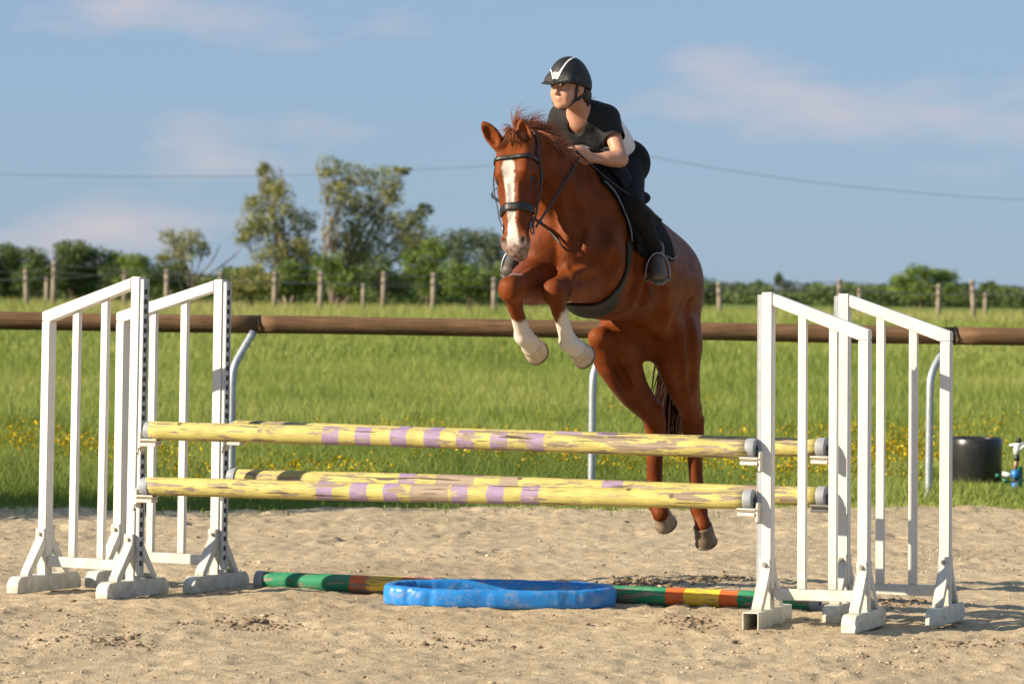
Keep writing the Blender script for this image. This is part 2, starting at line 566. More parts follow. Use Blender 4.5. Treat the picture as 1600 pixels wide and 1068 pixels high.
for i, (px, py, n, sx, sy) in enumerate([(395, 973, 70, .10, .16), (1395, 940, 60, .10, .2), (1080, 977, 60, .07, .12), (1000, 912, 170, .12, .18), (1120, 905, 150, .12, .2), (1500, 1010, 50, .12, .12), (180, 1000, 50, .12, .15), (720, 1000, 40, .2, .2)]):
    g_ = G(px, py)
    crumbs('sand_clods', int(n * 3.5), 15, 28, .0058, 90 + i, ['clods of a hoof print left of the blue ring', 'clods in the shade right of the white feet', 'clods of a hoof print right of the blue ring, by the foot', 'dark clods thrown up just behind the blue ring', 'dark clods behind the green end of the ground pole', 'clods in the right foreground corner', 'clods in the left foreground', 'clods in the middle foreground'][i], (g_[0], g_[1], sx, sy))

# ------------------------------------------------------------------ log rail on steel posts
def wood_mat(name, c0, c1, c2, sc=(3, 60, 60)):
    m, t, b = newmat(name)
    tcn = t.nodes.new('ShaderNodeTexCoord'); o = tcn.outputs['Object']
    mp = nn(t, 'ShaderNodeMapping'); mp.inputs['Scale'].default_value = sc; t.links.new(o, mp.inputs[0])
    n1 = noise(t, 1, 6, .65, mp.outputs[0], .4); n2 = noise(t, 3, 5, .6, o)
    r = ramp(t, [(.28, c0), (.5, c1), (.75, c2)]); t.links.new(n1.outputs[0], r.inputs[0])
    r2 = ramp(t, [(.3, .7), (.7, 1.15)]); t.links.new(n2.outputs[0], r2.inputs[0])
    t.links.new(mixc(t, 1.0, r.outputs[0], r2.outputs[0], 'MULTIPLY'), b.inputs['Base Color'])
    b.inputs['Roughness'].default_value = .8; b.inputs['Specular IOR Level'].default_value = .25
    bump(t, b, n1.outputs[0], .5, .01)
    return m
MAT['log'] = wood_mat('weathered_log', (.085, .046, .022), (.150, .085, .042), (.24, .150, .080))
MAT['galv'] = simple('galvanised_steel', (.36, .40, .44), .48, .18, 30, .1, metal=.55, dirt=((.22, .20, .17), 8, .58, .75))
MAT['fastener'] = simple('dark_iron_band', (.03, .03, .032), .6, .3, 40, .2, metal=.5)
rail = empty('log_rail_fence', (0, 30.0, 0))
tag(rail, 'brown log rail on bent galvanised posts along the sand edge', 'fence')
def rail_at(x): return 1.308 + (x - 0) * -.0032
px_post = {}
posts = [(-5.55, 29.85), (W(362, 700, 29.75)[0], 29.75), (W(925, 700, 29.85)[0], 29.85), (W(1452, 700, 29.95)[0], 29.95), (6.15, 30.0)]
for (x, y) in posts:
    pts = spline([(x, y, -.15), (x, y, .4), (x, y, .86), (x + .012, y + .02, .98), (x + .055, y + .06, 1.08), (x + .15, y + .13, rail_at(x) - .06)], 26)
    keep_world(link('post', py_mesh('post', tube(pts, .030, 14)), MAT['galv'], None, True), rail)
joints = [-11.0, W(405, 505, 30)[0], W(1492, 525, 30)[0], 11.5]
for i in range(3):
    x0, x1 = joints[i] + .004, joints[i + 1] - .004
    rg = np.random.default_rng(30 + i); xs_ = np.linspace(x0, x1, 40)
    r = .072 + .003 * vnoise(xs_ * 1.2, xs_ * 0 + i, 33)
    pts = [(x, 30.0 + .006 * vnoise(x * .9, 3, 34), rail_at(x) + .006 * vnoise(x * .7, 7, 35)) for x in xs_]
    keep_world(link('log', py_mesh('log', tube(pts, r, 18)), MAT['log'], None, True), rail)
for xj in joints[1:3]:
    ringp = [(xj, 30.0 + math.cos(a) * .075, rail_at(xj) + math.sin(a) * .075) for a in np.linspace(0, 2 * math.pi, 20, endpoint=False)]
    keep_world(link('joint_band', py_mesh('joint_band', tube(ringp, .0045, 6, close=True)), MAT['fastener'], None, True), rail)

# ------------------------------------------------------------------ black tub and sprinkler
MAT['tub'] = simple('black_plastic', (.018, .018, .020), .33, .25, 14, .05, dirt=((.06, .055, .05), 6, .6, .8))
tubc = W(1524, 720, 32.6); tubc[2] = 0
tub = empty('plastic_tub', tubc); tag(tub, 'round black plastic tub standing in the grass behind the right stand', 'tub')
pr = [(.215, .0), (.222, .015), (.228, .33), (.226, .385), (.212, .405), (.205, .395), (.200, .33), (.195, .03), (.0005, .025)]
link('body', py_mesh('body', lathe(pr, 40, cap=False)), MAT['tub'], tub, True)
MAT['white_pl'] = simple('white_plastic', (.62, .64, .64), .45, .08, 30, .05)
MAT['blue_pl'] = simple('blue_plastic', (.03, .22, .62), .4, .1, 30, .05)
MAT['green_pl'] = simple('green_plastic', (.01, .14, .085), .4, .15, 30, .05)
MAT['brass'] = simple('dull_brass', (.30, .20, .12), .5, .2, 30, .1, metal=.5)
spc = W(1584, 757, 31.6); spc[2] = 0; k = 31.6 / F
spr = empty('garden_sprinkler', spc); tag(spr, 'small sprinkler on a hose coupling with white arms and blue collars', 'sprinkler')
def sp(px, py, dy=0): return ((px - 1584) * k, dy, (757 - py) * k + .012)
def cyl(name, p, r, mat, n=16): link(name, py_mesh(name, tube(p, r, n)), mat, spr, True)
cyl('stake', [sp(1594, 775, .05), sp(1594, 722, .05)], .026, MAT['green_pl'], 4)
cyl('hose_collar', [sp(1585, 758), sp(1585, 746)], [.030, .033], MAT['blue_pl'])
cyl('hose_collar', [sp(1586, 739), sp(1586, 727)], [.033, .030], MAT['blue_pl'])
cyl('coupling', [sp(1585, 746), sp(1586, 739)], .022, MAT['tub'])
cyl('riser', [sp(1586, 727), sp(1588, 710)], [.018, .020], MAT['brass'])
cyl('swivel', [sp(1588, 712), sp(1589, 703)], [.026, .022], MAT['tub'])
cyl('nozzle_body', [sp(1588, 703), sp(1588, 687)], [.026, .030], MAT['white_pl'])
cyl('spray_arm', [sp(1576, 688, -.01), sp(1606, 684, -.01)], [.010, .014], MAT['white_pl'])
cyl('spray_arm', [sp(1586, 698, -.012), sp(1612, 680, -.012)], [.012, .014], MAT['white_pl'])
cyl('deflector', [sp(1591, 684), sp(1591, 676)], [.024, .016], MAT['tub'])
cyl('branch_pipe', [sp(1584, 736), sp(1566, 733)], [.020, .022], MAT['white_pl'])
cyl('tap_knob', [sp(1572, 747, -.02), sp(1568, 740, -.02)], [.020, .018], MAT['green_pl'])
cyl('tap_knob', [sp(1562, 736, -.02), sp(1555, 735, -.02)], [.016, .014], MAT['green_pl'])
# ------------------------------------------------------------------ the jump
def white_paint():
    m, t, b = newmat('white_paint')
    tcn = t.nodes.new('ShaderNodeTexCoord'); o = tcn.outputs['Object']
    n1 = noise(t, 6, 6, .65, o); r = ramp(t, [(.3, (.60, .585, .55)), (.6, (.68, .665, .63))]); t.links.new(n1.outputs[0], r.inputs[0])
    # dirt and algae near the ground, in blotches
    sx = nn(t, 'ShaderNodeSeparateXYZ'); geo = t.nodes.new('ShaderNodeNewGeometry'); t.links.new(geo.outputs['Position'], sx.inputs[0])
    hz = ramp(t, [(.0, 1.0), (.10, .75), (.26, .30), (.5, .05), (1.0, 0.0)]); t.links.new(sx.outputs['Z'], hz.inputs[0])
    n2 = noise(t, 18, 6, .7, o); r2 = ramp(t, [(.36, 0.0), (.62, 1.0)]); t.links.new(n2.outputs[0], r2.inputs[0])
    mm = nn(t, 'ShaderNodeMath', operation='MULTIPLY'); t.links.new(hz.outputs[0], mm.inputs[0]); t.links.new(r2.outputs[0], mm.inputs[1])
    n3 = noise(t, 3, 3, .5, o); r3 = ramp(t, [(.40, (.33, .29, .21)), (.6, (.40, .40, .22))]); t.links.new(n3.outputs[0], r3.inputs[0])
    m2 = nn(t, 'ShaderNodeMath', operation='MULTIPLY'); t.links.new(mm.outputs[0], m2.inputs[0]); m2.inputs[1].default_value = .8
    c = mixc(t, m2.outputs[0], r.outputs[0], r3.outputs[0])
    # chips and scuffs
    mp = nn(t, 'ShaderNodeMapping'); mp.inputs['Scale'].default_value = (60, 60, 14); t.links.new(o, mp.inputs[0])
    n4 = noise(t, 1, 4, .7, mp.outputs[0]); r4 = ramp(t, [(.64, 0.0), (.70, .5)]); t.links.new(n4.outputs[0], r4.inputs[0])
    c = mixc(t, r4.outputs[0], c, (.45, .42, .38))
    t.links.new(c, b.inputs['Base Color']); b.inputs['Roughness'].default_value = .42; b.inputs['Specular IOR Level'].default_value = .4
    bump(t, b, n2.outputs[0], .08, .004)
    return m
MAT['white'] = white_paint()
MAT['track'] = simple('zinc_track', (.50, .53, .56), .42, .12, 25, .06, metal=.5)
MAT['bolt'] = simple('bolt_steel', (.42, .40, .36), .45, .25, 80, .1, metal=.8)
MAT['cup'] = simple('cream_plastic_cup', (.66, .61, .52), .5, .12, 20, .08)
MAT['cap'] = simple('grey_rubber_cap', (.26, .28, .31), .62, .15, 25, .1)
MAT['hole'] = simple('slot_shade_and_bolt_dark', (.035, .037, .042), .9, .1, 20, 0)  # dark colour standing in for shade inside the track slots; bolt heads share it

STD = {}
def standard(name, inner, outer, hi, ho, sgn, label, lean=(0, 0), open_foot=False):
    """wing stand: tall inner post, shorter outer post, sloping top rail, two slats; sgn = +1 when the wing points right"""
    inner = np.asarray(inner, float); outer = np.asarray(outer, float)
    d = outer - inner; wd_ = np.linalg.norm(d[:2]); ang = math.atan2(d[1], d[0])
    root = empty(name, (inner[0], inner[1], 0), ang)
    root.rotation_euler = (lean[0], lean[1], ang)
    tag(root, label, 'jump stand', 'white wing stands of the jump')
    # local frame: x along the wing from inner to outer, y across
    pw, pd = .027, .032      # half width along the wing, half depth
    mt = MAT['white']
    fb = .086               # height of the foot beams
    def add(nm, bm, mat=mt, bev=.004): return link(nm, bm_mesh(nm, bm, bev), mat, root)
    b = box_bm(-pw, pw, -pd, pd, fb - .03, hi); add('post', b)
    b = box_bm(wd_ - .026, wd_ + .026, -pd, pd, fb - .03, ho - .048); add('post', b)
    sl = (ho - hi) / (wd_)
    b = bmesh.new(); prism(b, [(pw + .001, hi - .006), (wd_ + .0265, ho), (wd_ + .0265, ho - .0475), (wd_ - .027, ho - .0475 + .0), (pw + .001, hi - .064)], -pd + .001, pd - .001); add('top_rail', b)
    for q in (.36, .68):
        x = wd_ * q
        zt = hi - .060 + sl * (x - pw)
        b = box_bm(x - .021, x + .021, -.015, .015, .183, zt + .004); add('slat', b, mt, .003)
    b = box_bm(pw + .001, wd_ - .027, -.018, .018, .128, .182); add('bottom_rail', b, mt, .003)
    # feet across the wing, rounded at the ends
    for j, x in enumerate((0.0, wd_)):
        L_ = .29
        def prof(y): return fb
        bm = bmesh.new()
        if open_foot and j == 0:
            # an open steel channel, its end cap missing
            th = .005
            pr = [(-.040, 0), (-.040, fb), (.040, fb), (.040, 0), (.040 - th, 0), (.040 - th, fb - th), (-.040 + th, fb - th), (-.040 + th, 0)]
            prism(bm, [(x + p[0], p[1]) for p in pr], -L_, L_)
            link('foot', bm_mesh('foot', bm, .0), mt, root)
        else:
            n = 7
            ys = [-L_ + .05 * (1 - math.cos(k / n * math.pi / 2)) for k in range(n + 1)]
            zs = [fb - .052 + .052 * math.sin(k / n * math.pi / 2) for k in range(n + 1)]
            poly = [(y, z) for y, z in zip(ys, zs)] + [(-y, z) for y, z in list(zip(ys, zs))[::-1]]
            poly = [(-L_, .0)] + poly + [(L_, .0)]
            a_ = [bm.verts.new((x - .036, y, z)) for y, z in poly]; c_ = [bm.verts.new((x + .036, y, z)) for y, z in poly]
            bm.faces.new(a_[::-1]); bm.faces.new(c_)
            for k in range(len(poly)): bm.faces.new((a_[k], a_[(k + 1) % len(poly)], c_[(k + 1) % len(poly)], c_[k]))
            fo = link('foot', bm_mesh('foot', bm, .004), mt, root)
            for yy in (-L_ + .09, L_ - .09):
                s_ = tube([(x + .036, yy, .045), (x + .0385, yy, .045)], .006, 8); link('screw', py_mesh('screw', s_), MAT['bolt'], fo)
        # sloping braces either side of the post
        for sd_ in (-1, 1):
            bm = bmesh.new()
            hw = .026 if j == 0 else .025
            y0, y1 = sd_ * (pd + .001), sd_ * (pd + .020)
            pts = [(y0, .325), (y1, .325), (y1 + sd_ * .0, .272), (sd_ * .185, fb + .016), (sd_ * .185, fb + .001), (sd_ * .150, fb + .001), (y0, .222)]
            a_ = [bm.verts.new((x - hw, y, z)) for y, z in pts]; c_ = [bm.verts.new((x + hw, y, z)) for y, z in pts]
            bm.faces.new(a_); bm.faces.new(c_[::-1])
            for k in range(len(pts)): bm.faces.new((a_[k], c_[k], c_[(k + 1) % len(pts)], a_[(k + 1) % len(pts)]))
            br = link('brace', bm_mesh('brace', bm, .0025), mt, root)
            bt = tube([(x, y1, .298), (x, y1 + sd_ * .004, .298)], .013, 12); bt2 = tube([(x, y1 + sd_ * .004, .298), (x, y1 + sd_ * .013, .298)], .0085, 6)
            link('bolt', py_mesh('bolt', bt, bt2), MAT['bolt'], br)
    # slotted track on the jump side of the inner post
    xo, xi = -pw - .0015, -pw - .0215
    tr = link('cup_track', bm_mesh('cup_track', box_bm(xi + .004, xo, -.026, .026, .11, hi - .012), .001), MAT['track'], root)
    bm = bmesh.new(); box_bm(xi, xi + .0035, -.026, -.0185, .11, hi - .012, bm); box_bm(xi, xi + .0035, .0185, .026, .11, hi - .012, bm)
    link('track_lip', bm_mesh('track_lip', bm), MAT['track'], tr)
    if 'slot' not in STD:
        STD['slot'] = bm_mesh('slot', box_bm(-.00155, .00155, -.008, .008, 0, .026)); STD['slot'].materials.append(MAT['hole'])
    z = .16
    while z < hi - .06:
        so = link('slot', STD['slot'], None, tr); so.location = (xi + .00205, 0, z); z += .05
    return root

sLF = standard('wing_stand', G(207, 931), G(69, 923), 1.650, 1.455, -1, 'front left white wing stand, nearest the left picture edge', (0, math.radians(-.55)))
sLB = standard('wing_stand', G(338, 921), G(186, 913), 1.642, 1.456, -1, 'rear left white wing stand behind the leftmost one', (0, math.radians(-.25)))
sRF = standard('wing_stand', G(1199, 977), G(1199, 977) + np.array([.452, -.165, 0]), 1.612, 1.432, 1, 'front right white wing stand with one open hollow foot', (0, math.radians(-.6)), True)
sRB = standard('wing_stand', G(1318, 967), G(1318, 967) + np.array([.485, -.165, 0]), 1.610, 1.425, 1, 'rear right white wing stand, nearest the right picture edge', (0, math.radians(-.6)))

# ---- poles
def pole_paint(name, bands, seed, base=(.53, .46, .15), wear=.5):
    """bands: list of (x0, x1, colour) along the pole's own length"""
    m, t, b = newmat(name)
    tcn = t.nodes.new('ShaderNodeTexCoord'); o = tcn.outputs['Object']
    sx = nn(t, 'ShaderNodeSeparateXYZ'); t.links.new(o, sx.inputs[0])
    off = nn(t, 'ShaderNodeVectorMath', operation='ADD'); off.inputs[1].default_value = (seed * 7.3, seed * 3.1, seed * 1.7); t.links.new(o, off.inputs[0]); o = off.outputs[0]
    ne = noise(t, 14, 4, .6, o)
    jit = nn(t, 'ShaderNodeMath', operation='MULTIPLY_ADD'); t.links.new(ne.outputs[0], jit.inputs[0]); jit.inputs[1].default_value = .030
    t.links.new(sx.outputs['X'], jit.inputs[2])
    nb_ = noise(t, 8, 4, .6, o)
    ry = ramp(t, [(.3, tuple(c * .74 for c in base)), (.7, tuple(c * 1.04 for c in base))]); t.links.new(nb_.outputs[0], ry.inputs[0])
    col = ry.outputs[0]
    mpr = nn(t, 'ShaderNodeMapping'); mpr.inputs['Scale'].default_value = (7, 26, 26); t.links.new(o, mpr.inputs[0])
    nr = noise(t, 1, 5, .65, mpr.outputs[0]); rub = ramp(t, [(.36, .25), (.46, .95)]); t.links.new(nr.outputs[0], rub.inputs[0])
    for x0, x1, cc in bands:
        a = nn(t, 'ShaderNodeMath', operation='GREATER_THAN'); t.links.new(jit.outputs[0], a.inputs[0]); a.inputs[1].default_value = x0 + .015
        c = nn(t, 'ShaderNodeMath', operation='LESS_THAN'); t.links.new(jit.outputs[0], c.inputs[0]); c.inputs[1].default_value = x1 + .015
        mm = nn(t, 'ShaderNodeMath', operation='MULTIPLY'); t.links.new(a.outputs[0], mm.inputs[0]); t.links.new(c.outputs[0], mm.inputs[1])
        if abs(cc[2] - .35) < .001:      # the purple is rubbed through in places
            mw = nn(t, 'ShaderNodeMath', operation='MULTIPLY'); t.links.new(mm.outputs[0], mw.inputs[0]); t.links.new(rub.outputs[0], mw.inputs[1]); mm = mw
        col = mixc(t, mm.outputs[0], col, cc)
    # bare grey wood where the paint has flaked, drawn out along the grain
    mp = nn(t, 'ShaderNodeMapping'); mp.inputs['Scale'].default_value = (5.5, 34, 34); t.links.new(o, mp.inputs[0])
    n1 = noise(t, 1, 6, .68, mp.outputs[0], .3)
    n2 = noise(t, 1.6, 4, .6, o)
    ad = nn(t, 'ShaderNodeMath', operation='MULTIPLY_ADD'); t.links.new(n2.outputs[0], ad.inputs[0]); ad.inputs[1].default_value = .45; t.links.new(n1.outputs[0], ad.inputs[2])
    rw = ramp(t, [(1.12 - wear * .26, 0.0), (1.15 - wear * .26, 1.0)])
    # ramp works on 0..1, so bring the sum down
    hv = nn(t, 'ShaderNodeMath', operation='MULTIPLY'); hv.inputs[1].default_value = .5; t.links.new(ad.outputs[0], hv.inputs[0])
    p0 = .408 - wear * .055
    rw.color_ramp.elements[0].position = p0; rw.color_ramp.elements[1].position = p0 + .012
    t.links.new(hv.outputs[0], rw.inputs[0])
    mp2 = nn(t, 'ShaderNodeMapping'); mp2.inputs['Scale'].default_value = (3, 90, 90); t.links.new(o, mp2.inputs[0])
    n3 = noise(t, 1, 5, .7, mp2.outputs[0])
    rwood = ramp(t, [(.3, (.12, .085, .06)), (.5, (.27, .21, .155)), (.72, (.40, .325, .25))]); t.links.new(n3.outputs[0], rwood.inputs[0])
    col = mixc(t, rw.outputs[0], col, rwood.outputs[0])
    # paint rubbed thin: fine pale and dark grain lines everywhere
    mp5 = nn(t, 'ShaderNodeMapping'); mp5.inputs['Scale'].default_value = (9, 150, 150); t.links.new(o, mp5.inputs[0])
    n6 = noise(t, 1, 4, .7, mp5.outputs[0]); r6 = ramp(t, [(.34, .62), (.46, 1.0), (.7, 1.08)]); t.links.new(n6.outputs[0], r6.inputs[0])
    col = mixc(t, .8, col, r6.outputs[0], 'MULTIPLY')
    # cracks
    mp3 = nn(t, 'ShaderNodeMapping'); mp3.inputs['Scale'].default_value = (2.2, 55, 55); t.links.new(o, mp3.inputs[0])
    n4 = noise(t, 1, 3, .5, mp3.outputs[0], .2); r4 = ramp(t, [(.335, 1.0), (.355, 0.0)]); t.links.new(n4.outputs[0], r4.inputs[0])
    col = mixc(t, r4.outputs[0], col, (.07, .05, .035))
    # knots and dents
    vo = nn(t, 'ShaderNodeTexVoronoi', i_Scale=5.0); t.links.new(o, vo.inputs['Vector'])
    r5 = ramp(t, [(.055, 1.0), (.085, 0.0)]); t.links.new(vo.outputs['Distance'], r5.inputs[0])
    col = mixc(t, r5.outputs[0], col, (.13, .09, .05))
    t.links.new(col, b.inputs['Base Color']); b.inputs['Roughness'].default_value = .62; b.inputs['Specular IOR Level'].default_value = .3
    hh = nn(t, 'ShaderNodeMath', operation='ADD'); inv = nn(t, 'ShaderNodeMath', operation='SUBTRACT'); inv.inputs[0].default_value = 1.0; t.links.new(rw.outputs[0], inv.inputs[1])
    t.links.new(inv.outputs[0], hh.inputs[0]); t.links.new(n3.outputs[0], hh.inputs[1])
    bump(t, b, hh.outputs[0], .35, .004)
    return m

def pole(p0, p1, r, mat, label, group, seed, caps=True):
    p0 = np.asarray(p0, float); p1 = np.asarray(p1, float); ln = np.linalg.norm(p1 - p0)
    root = empty('jump_pole', p0)
    d = unit(p1 - p0)
    root.rotation_euler = Vector(d).to_track_quat('X', 'Z').to_euler()
    tag(root, label, 'pole', group)
    n = 60
    xs_ = np.linspace(.02, ln - .02, n)
    rr = r * (1 + .018 * vnoise(xs_ * 2.1, xs_ * 0 + seed, 5) + .010 * vnoise(xs_ * 9, xs_ * 0 + seed, 6)) * np.linspace(1.0, .97, n)
    pts = [(x, .004 * vnoise(x * .8, seed, 7), .004 * vnoise(x * .7, seed, 8)) for x in xs_]
    link('timber', py_mesh('timber', tube(pts, rr, 22)), mat, root, True)
    if caps:
        for x0, x1 in ((-.012, .036), (ln - .036, ln + .012)):
            pr = [(x0, r * .94), (x0 + .004, r * 1.02), (x0 + .007, r * 1.045), (x1 - .004, r * 1.045), (x1, r * 1.02)]
            V, Fc = [], []
            cp = link('end_cap', py_mesh('end_cap', tube([(a, 0, 0) for a, _ in pr], [q for _, q in pr], 24)), MAT['cap'], root, True)
            xe = x0 if x0 < 0 else x1
            sg = -1 if x0 < 0 else 1
            link('bolt_head', py_mesh('bolt_head', tube([(xe, 0, 0), (xe + sg * .003, 0, 0)], .016, 4)), MAT['hole'], cp)
    return root

PURP = (.285, .205, .35); GREY = (.31, .245, .185); YEL = (.72, .56, .055)
def bx_(L_, X0, X1, lst):
    """photo positions along the visible pole to metres along it"""
    return [((a - X0) / (X1 - X0) * L_, (b - X0) / (X1 - X0) * L_, c) for a, b, c in lst]
gLFi, gRFi, gLBi, gRBi = G(207, 931), G(1203, 977), G(338, 921), G(1318, 967)
dF = unit(gRFi - gLFi); dB = unit(gRBi - gLBi); nF = np.array([dF[1], -dF[0], 0])
def pole_line(g0, g1, px0, py0, px1, py1):
    a = W(px0, py0, g0[1] - .06); b = W(px1, py1, g1[1] - .02)
    return a, b
def mkpole(g0, g1, x0, y0, x1, y1, bands, label, seed, wear):
    a, b = pole_line(g0, g1, x0, y0, x1, y1)
    L_ = np.linalg.norm(b - a)
    return pole(a, b, .0475, pole_paint('pole_paint_%d' % seed, bx_(L_, x0, x1, bands), seed, wear=wear), label, 'yellow poles of the jump', seed), a, b
PF = []
PF.append(mkpole(gLFi, gRFi, 232, 672.5, 1178, 700.5, [(521, 547, PURP), (573, 598, PURP), (630, 655, PURP), (682, 708, PURP), (733, 760, PURP), (786, 812, PURP), (841, 868, PURP)], 'upper front yellow pole with seven purple bands', 1, .50))
PF.append(mkpole(gLFi, gRFi, 226, 760, 1174, 780, [(512, 538, PURP), (566, 592, PURP), (618, 642, PURP), (660, 720, GREY), (724, 750, PURP), (780, 806, PURP), (834, 860, PURP)], 'lower front yellow pole with purple bands and a bare grey knotted middle', 2, .56))
PF.append(mkpole(gLBi, gRBi, 364, 671, 1288, 699, [(640, 660, PURP), (690, 712, PURP), (886, 926, PURP), (950, 980, PURP)], 'upper rear yellow pole half hidden behind the front one', 3, .42))
PF.append(mkpole(gLBi, gRBi, 362, 745, 1288, 775, [(640, 668, PURP), (700, 760, GREY), (800, 830, GREY), (960, 990, PURP)], 'lower rear yellow pole half hidden behind the front one', 4, .55))

# ---- cups that carry the poles
cup_labels = ['cream cup under the left end of the upper front pole', 'cream cup under the right end of the upper front pole', 'cream cup under the left end of the lower front pole', 'cream cup under the right end of the lower front pole',
              'cream cup under the left end of the upper rear pole', 'cream cup under the right end of the upper rear pole', 'cream cup under the left end of the lower rear pole', 'cream cup under the right end of the lower rear pole']
ci = 0
for k, (po, a, b) in enumerate(PF):
    g0, g1 = (gLFi, gRFi) if k < 2 else (gLBi, gRBi)
    for (e, g, dr) in ((a, g0, 1), (b, g1, -1)):
        d = unit(b - a) * dr
        post = np.array([g[0], g[1], e[2]])
        root = empty('pole_cup', e); root.rotation_euler = (0, 0, math.atan2(d[1], d[0]))
        tag(root, cup_labels[ci], 'pole cup', 'cups holding the poles'); ci += 1
        r = .0475
        # curved tray
        V, Fc = [], []
        m = 9
        for x in (-.030, .062):
            for ro in (r + .0062, r + .0142):
                for i in range(m):
                    g_ = math.radians(-90 - 40 + 80 * i / (m - 1)); V.append((x, math.cos(g_) * ro, math.sin(g_) * ro))
        q = lambda a_, b_, i: (a_ * 2 + b_) * m + i
        for i in range(m - 1):
            Fc += [(q(0, 0, i), q(0, 0, i + 1), q(1, 0, i + 1), q(1, 0, i)), (q(0, 1, i), q(1, 1, i), q(1, 1, i + 1), q(0, 1, i + 1)),
                   (q(0, 0, i), q(0, 1, i), q(0, 1, i + 1), q(0, 0, i + 1)), (q(1, 0, i), q(1, 0, i + 1), q(1, 1, i + 1), q(1, 1, i))]
        Fc += [(q(0, 0, 0), q(1, 0, 0), q(1, 1, 0), q(0, 1, 0)), (q(0, 0, m - 1), q(0, 1, m - 1), q(1, 1, m - 1), q(1, 0, m - 1))]
        link('tray', py_mesh('tray', (V, Fc)), MAT['cup'], root)
        link('tray_front', bm_mesh('tray_front', box_bm(-.030, .060, -.036, .036, -r - .032, -r - .0145), .003), MAT['cup'], root)
        link('bracket', bm_mesh('bracket', box_bm(-.044, -.0305, -.028, .028, -r - .060, -.012), .003), MAT['cup'], root)
        link('locking_pin', py_mesh('locking_pin', tube([(-.034, -.030, -r - .045), (-.034, -.048, -r - .045), (-.034, -.052, -r - .075)], .005, 8)), MAT['bolt'], root, True)

# ---- pole lying on the sand
a, b = G(404, 921), G(1277, 957); a[2] = b[2] = .052
L_ = np.linalg.norm(b - a)
GRN = (.030, .26, .125); ORG = (.66, .13, .030); YL2 = (.74, .50, .05); DRK = (.02, .05, .035)
gm = pole_paint('ground_pole_paint', bx_(L_, 404, 1277, [(556, 584, ORG), (584, 640, YL2), (640, 700, ORG), (700, 760, GRN), (800, 860, YL2), (1052, 1080, ORG), (1080, 1133, YL2), (1133, 1161, ORG)]), 9, base=GRN, wear=.36)
pole(a, b, .048, gm, 'green pole with orange and yellow bands lying on the sand', None, 9)

# ---- blue padded ring
def ring_mat():
    m, t, b = newmat('blue_tarpaulin')
    tcn = t.nodes.new('ShaderNodeTexCoord'); o = tcn.outputs['Object']
    n1 = noise(t, 6, 5, .6, o); r = ramp(t, [(.3, (.012, .17, .52)), (.7, (.022, .235, .64))]); t.links.new(n1.outputs[0], r.inputs[0])
    n2 = noise(t, 22, 6, .7, o); r2 = ramp(t, [(.50, 0.0), (.70, .6)]); t.links.new(n2.outputs[0], r2.inputs[0])
    c = mixc(t, r2.outputs[0], r.outputs[0], (.30, .27, .22))
    t.links.new(c, b.inputs['Base Color']); b.inputs['Roughness'].default_value = .42; b.inputs['Specular IOR Level'].default_value = .4
    n3 = noise(t, 5, 3, .5, o, 1.0); bump(t, b, n3.outputs[0], .32, .03)
    return m
rc = np.array([-.045, 19.38, 0.0])
nU, nV = 200, 20
V = np.zeros((nU, nV, 3))
sec = []
for j in range(nV):
    # rounded square section
    g_ = 2 * math.pi * j / nV; cx_ = math.copysign(abs(math.cos(g_)) ** .55, math.cos(g_)); cz_ = math.copysign(abs(math.sin(g_)) ** .55, math.sin(g_))
    sec.append((cx_, cz_))
rg = np.random.default_rng(17)
creases = rg.uniform(0, 2 * math.pi, 44); depth = rg.uniform(.002, .012, 44)
for i in range(nU):
    g_ = 2 * math.pi * i / nU
    A_, B_ = .560, .215
    cc, ss = math.cos(g_), math.sin(g_)
    pwr = .82
    px_, py_ = A_ * math.copysign(abs(cc) ** pwr, cc), B_ * math.copysign(abs(ss) ** pwr, ss)
    nx_, ny_ = unit((cc / A_, ss / B_)) if True else (cc, ss)
    dd = np.abs((g_ - creases + math.pi) % (2 * math.pi) - math.pi)
    cr_ = (depth * np.exp(-(dd / .022) ** 2)).sum()
    for j, (cx_, cz_) in enumerate(sec):
        hw = .034 - cr_ * .6 + .004 * vnoise(g_ * 7, j * .4, 51)
        hh = .053 + .005 * ss - cr_ * .22 + .002 * vnoise(g_ * 5, j * .5 + 9, 52)
        V[i, j] = (px_ + nx_ * cx_ * hw, py_ + ny_ * cx_ * hw, .054 + .005 * ss + cz_ * hh + .003 * vnoise(g_ * 13, j * .9, 53))
i = np.arange(nU)[:, None]; j = np.arange(nV)[None, :]
Fq = np.stack([i * nV + j, ((i + 1) % nU) * nV + j, ((i + 1) % nU) * nV + (j + 1) % nV, i * nV + (j + 1) % nV], -1)
ring_o = link('padded_ring', mesh_np('padded_ring', V.reshape(-1, 3), Fq.reshape(-1, 4)), ring_mat(), None, True)
ring_o.location = rc
tag(ring_o, 'bright blue padded oval ring lying on the sand under the jump', 'ring')
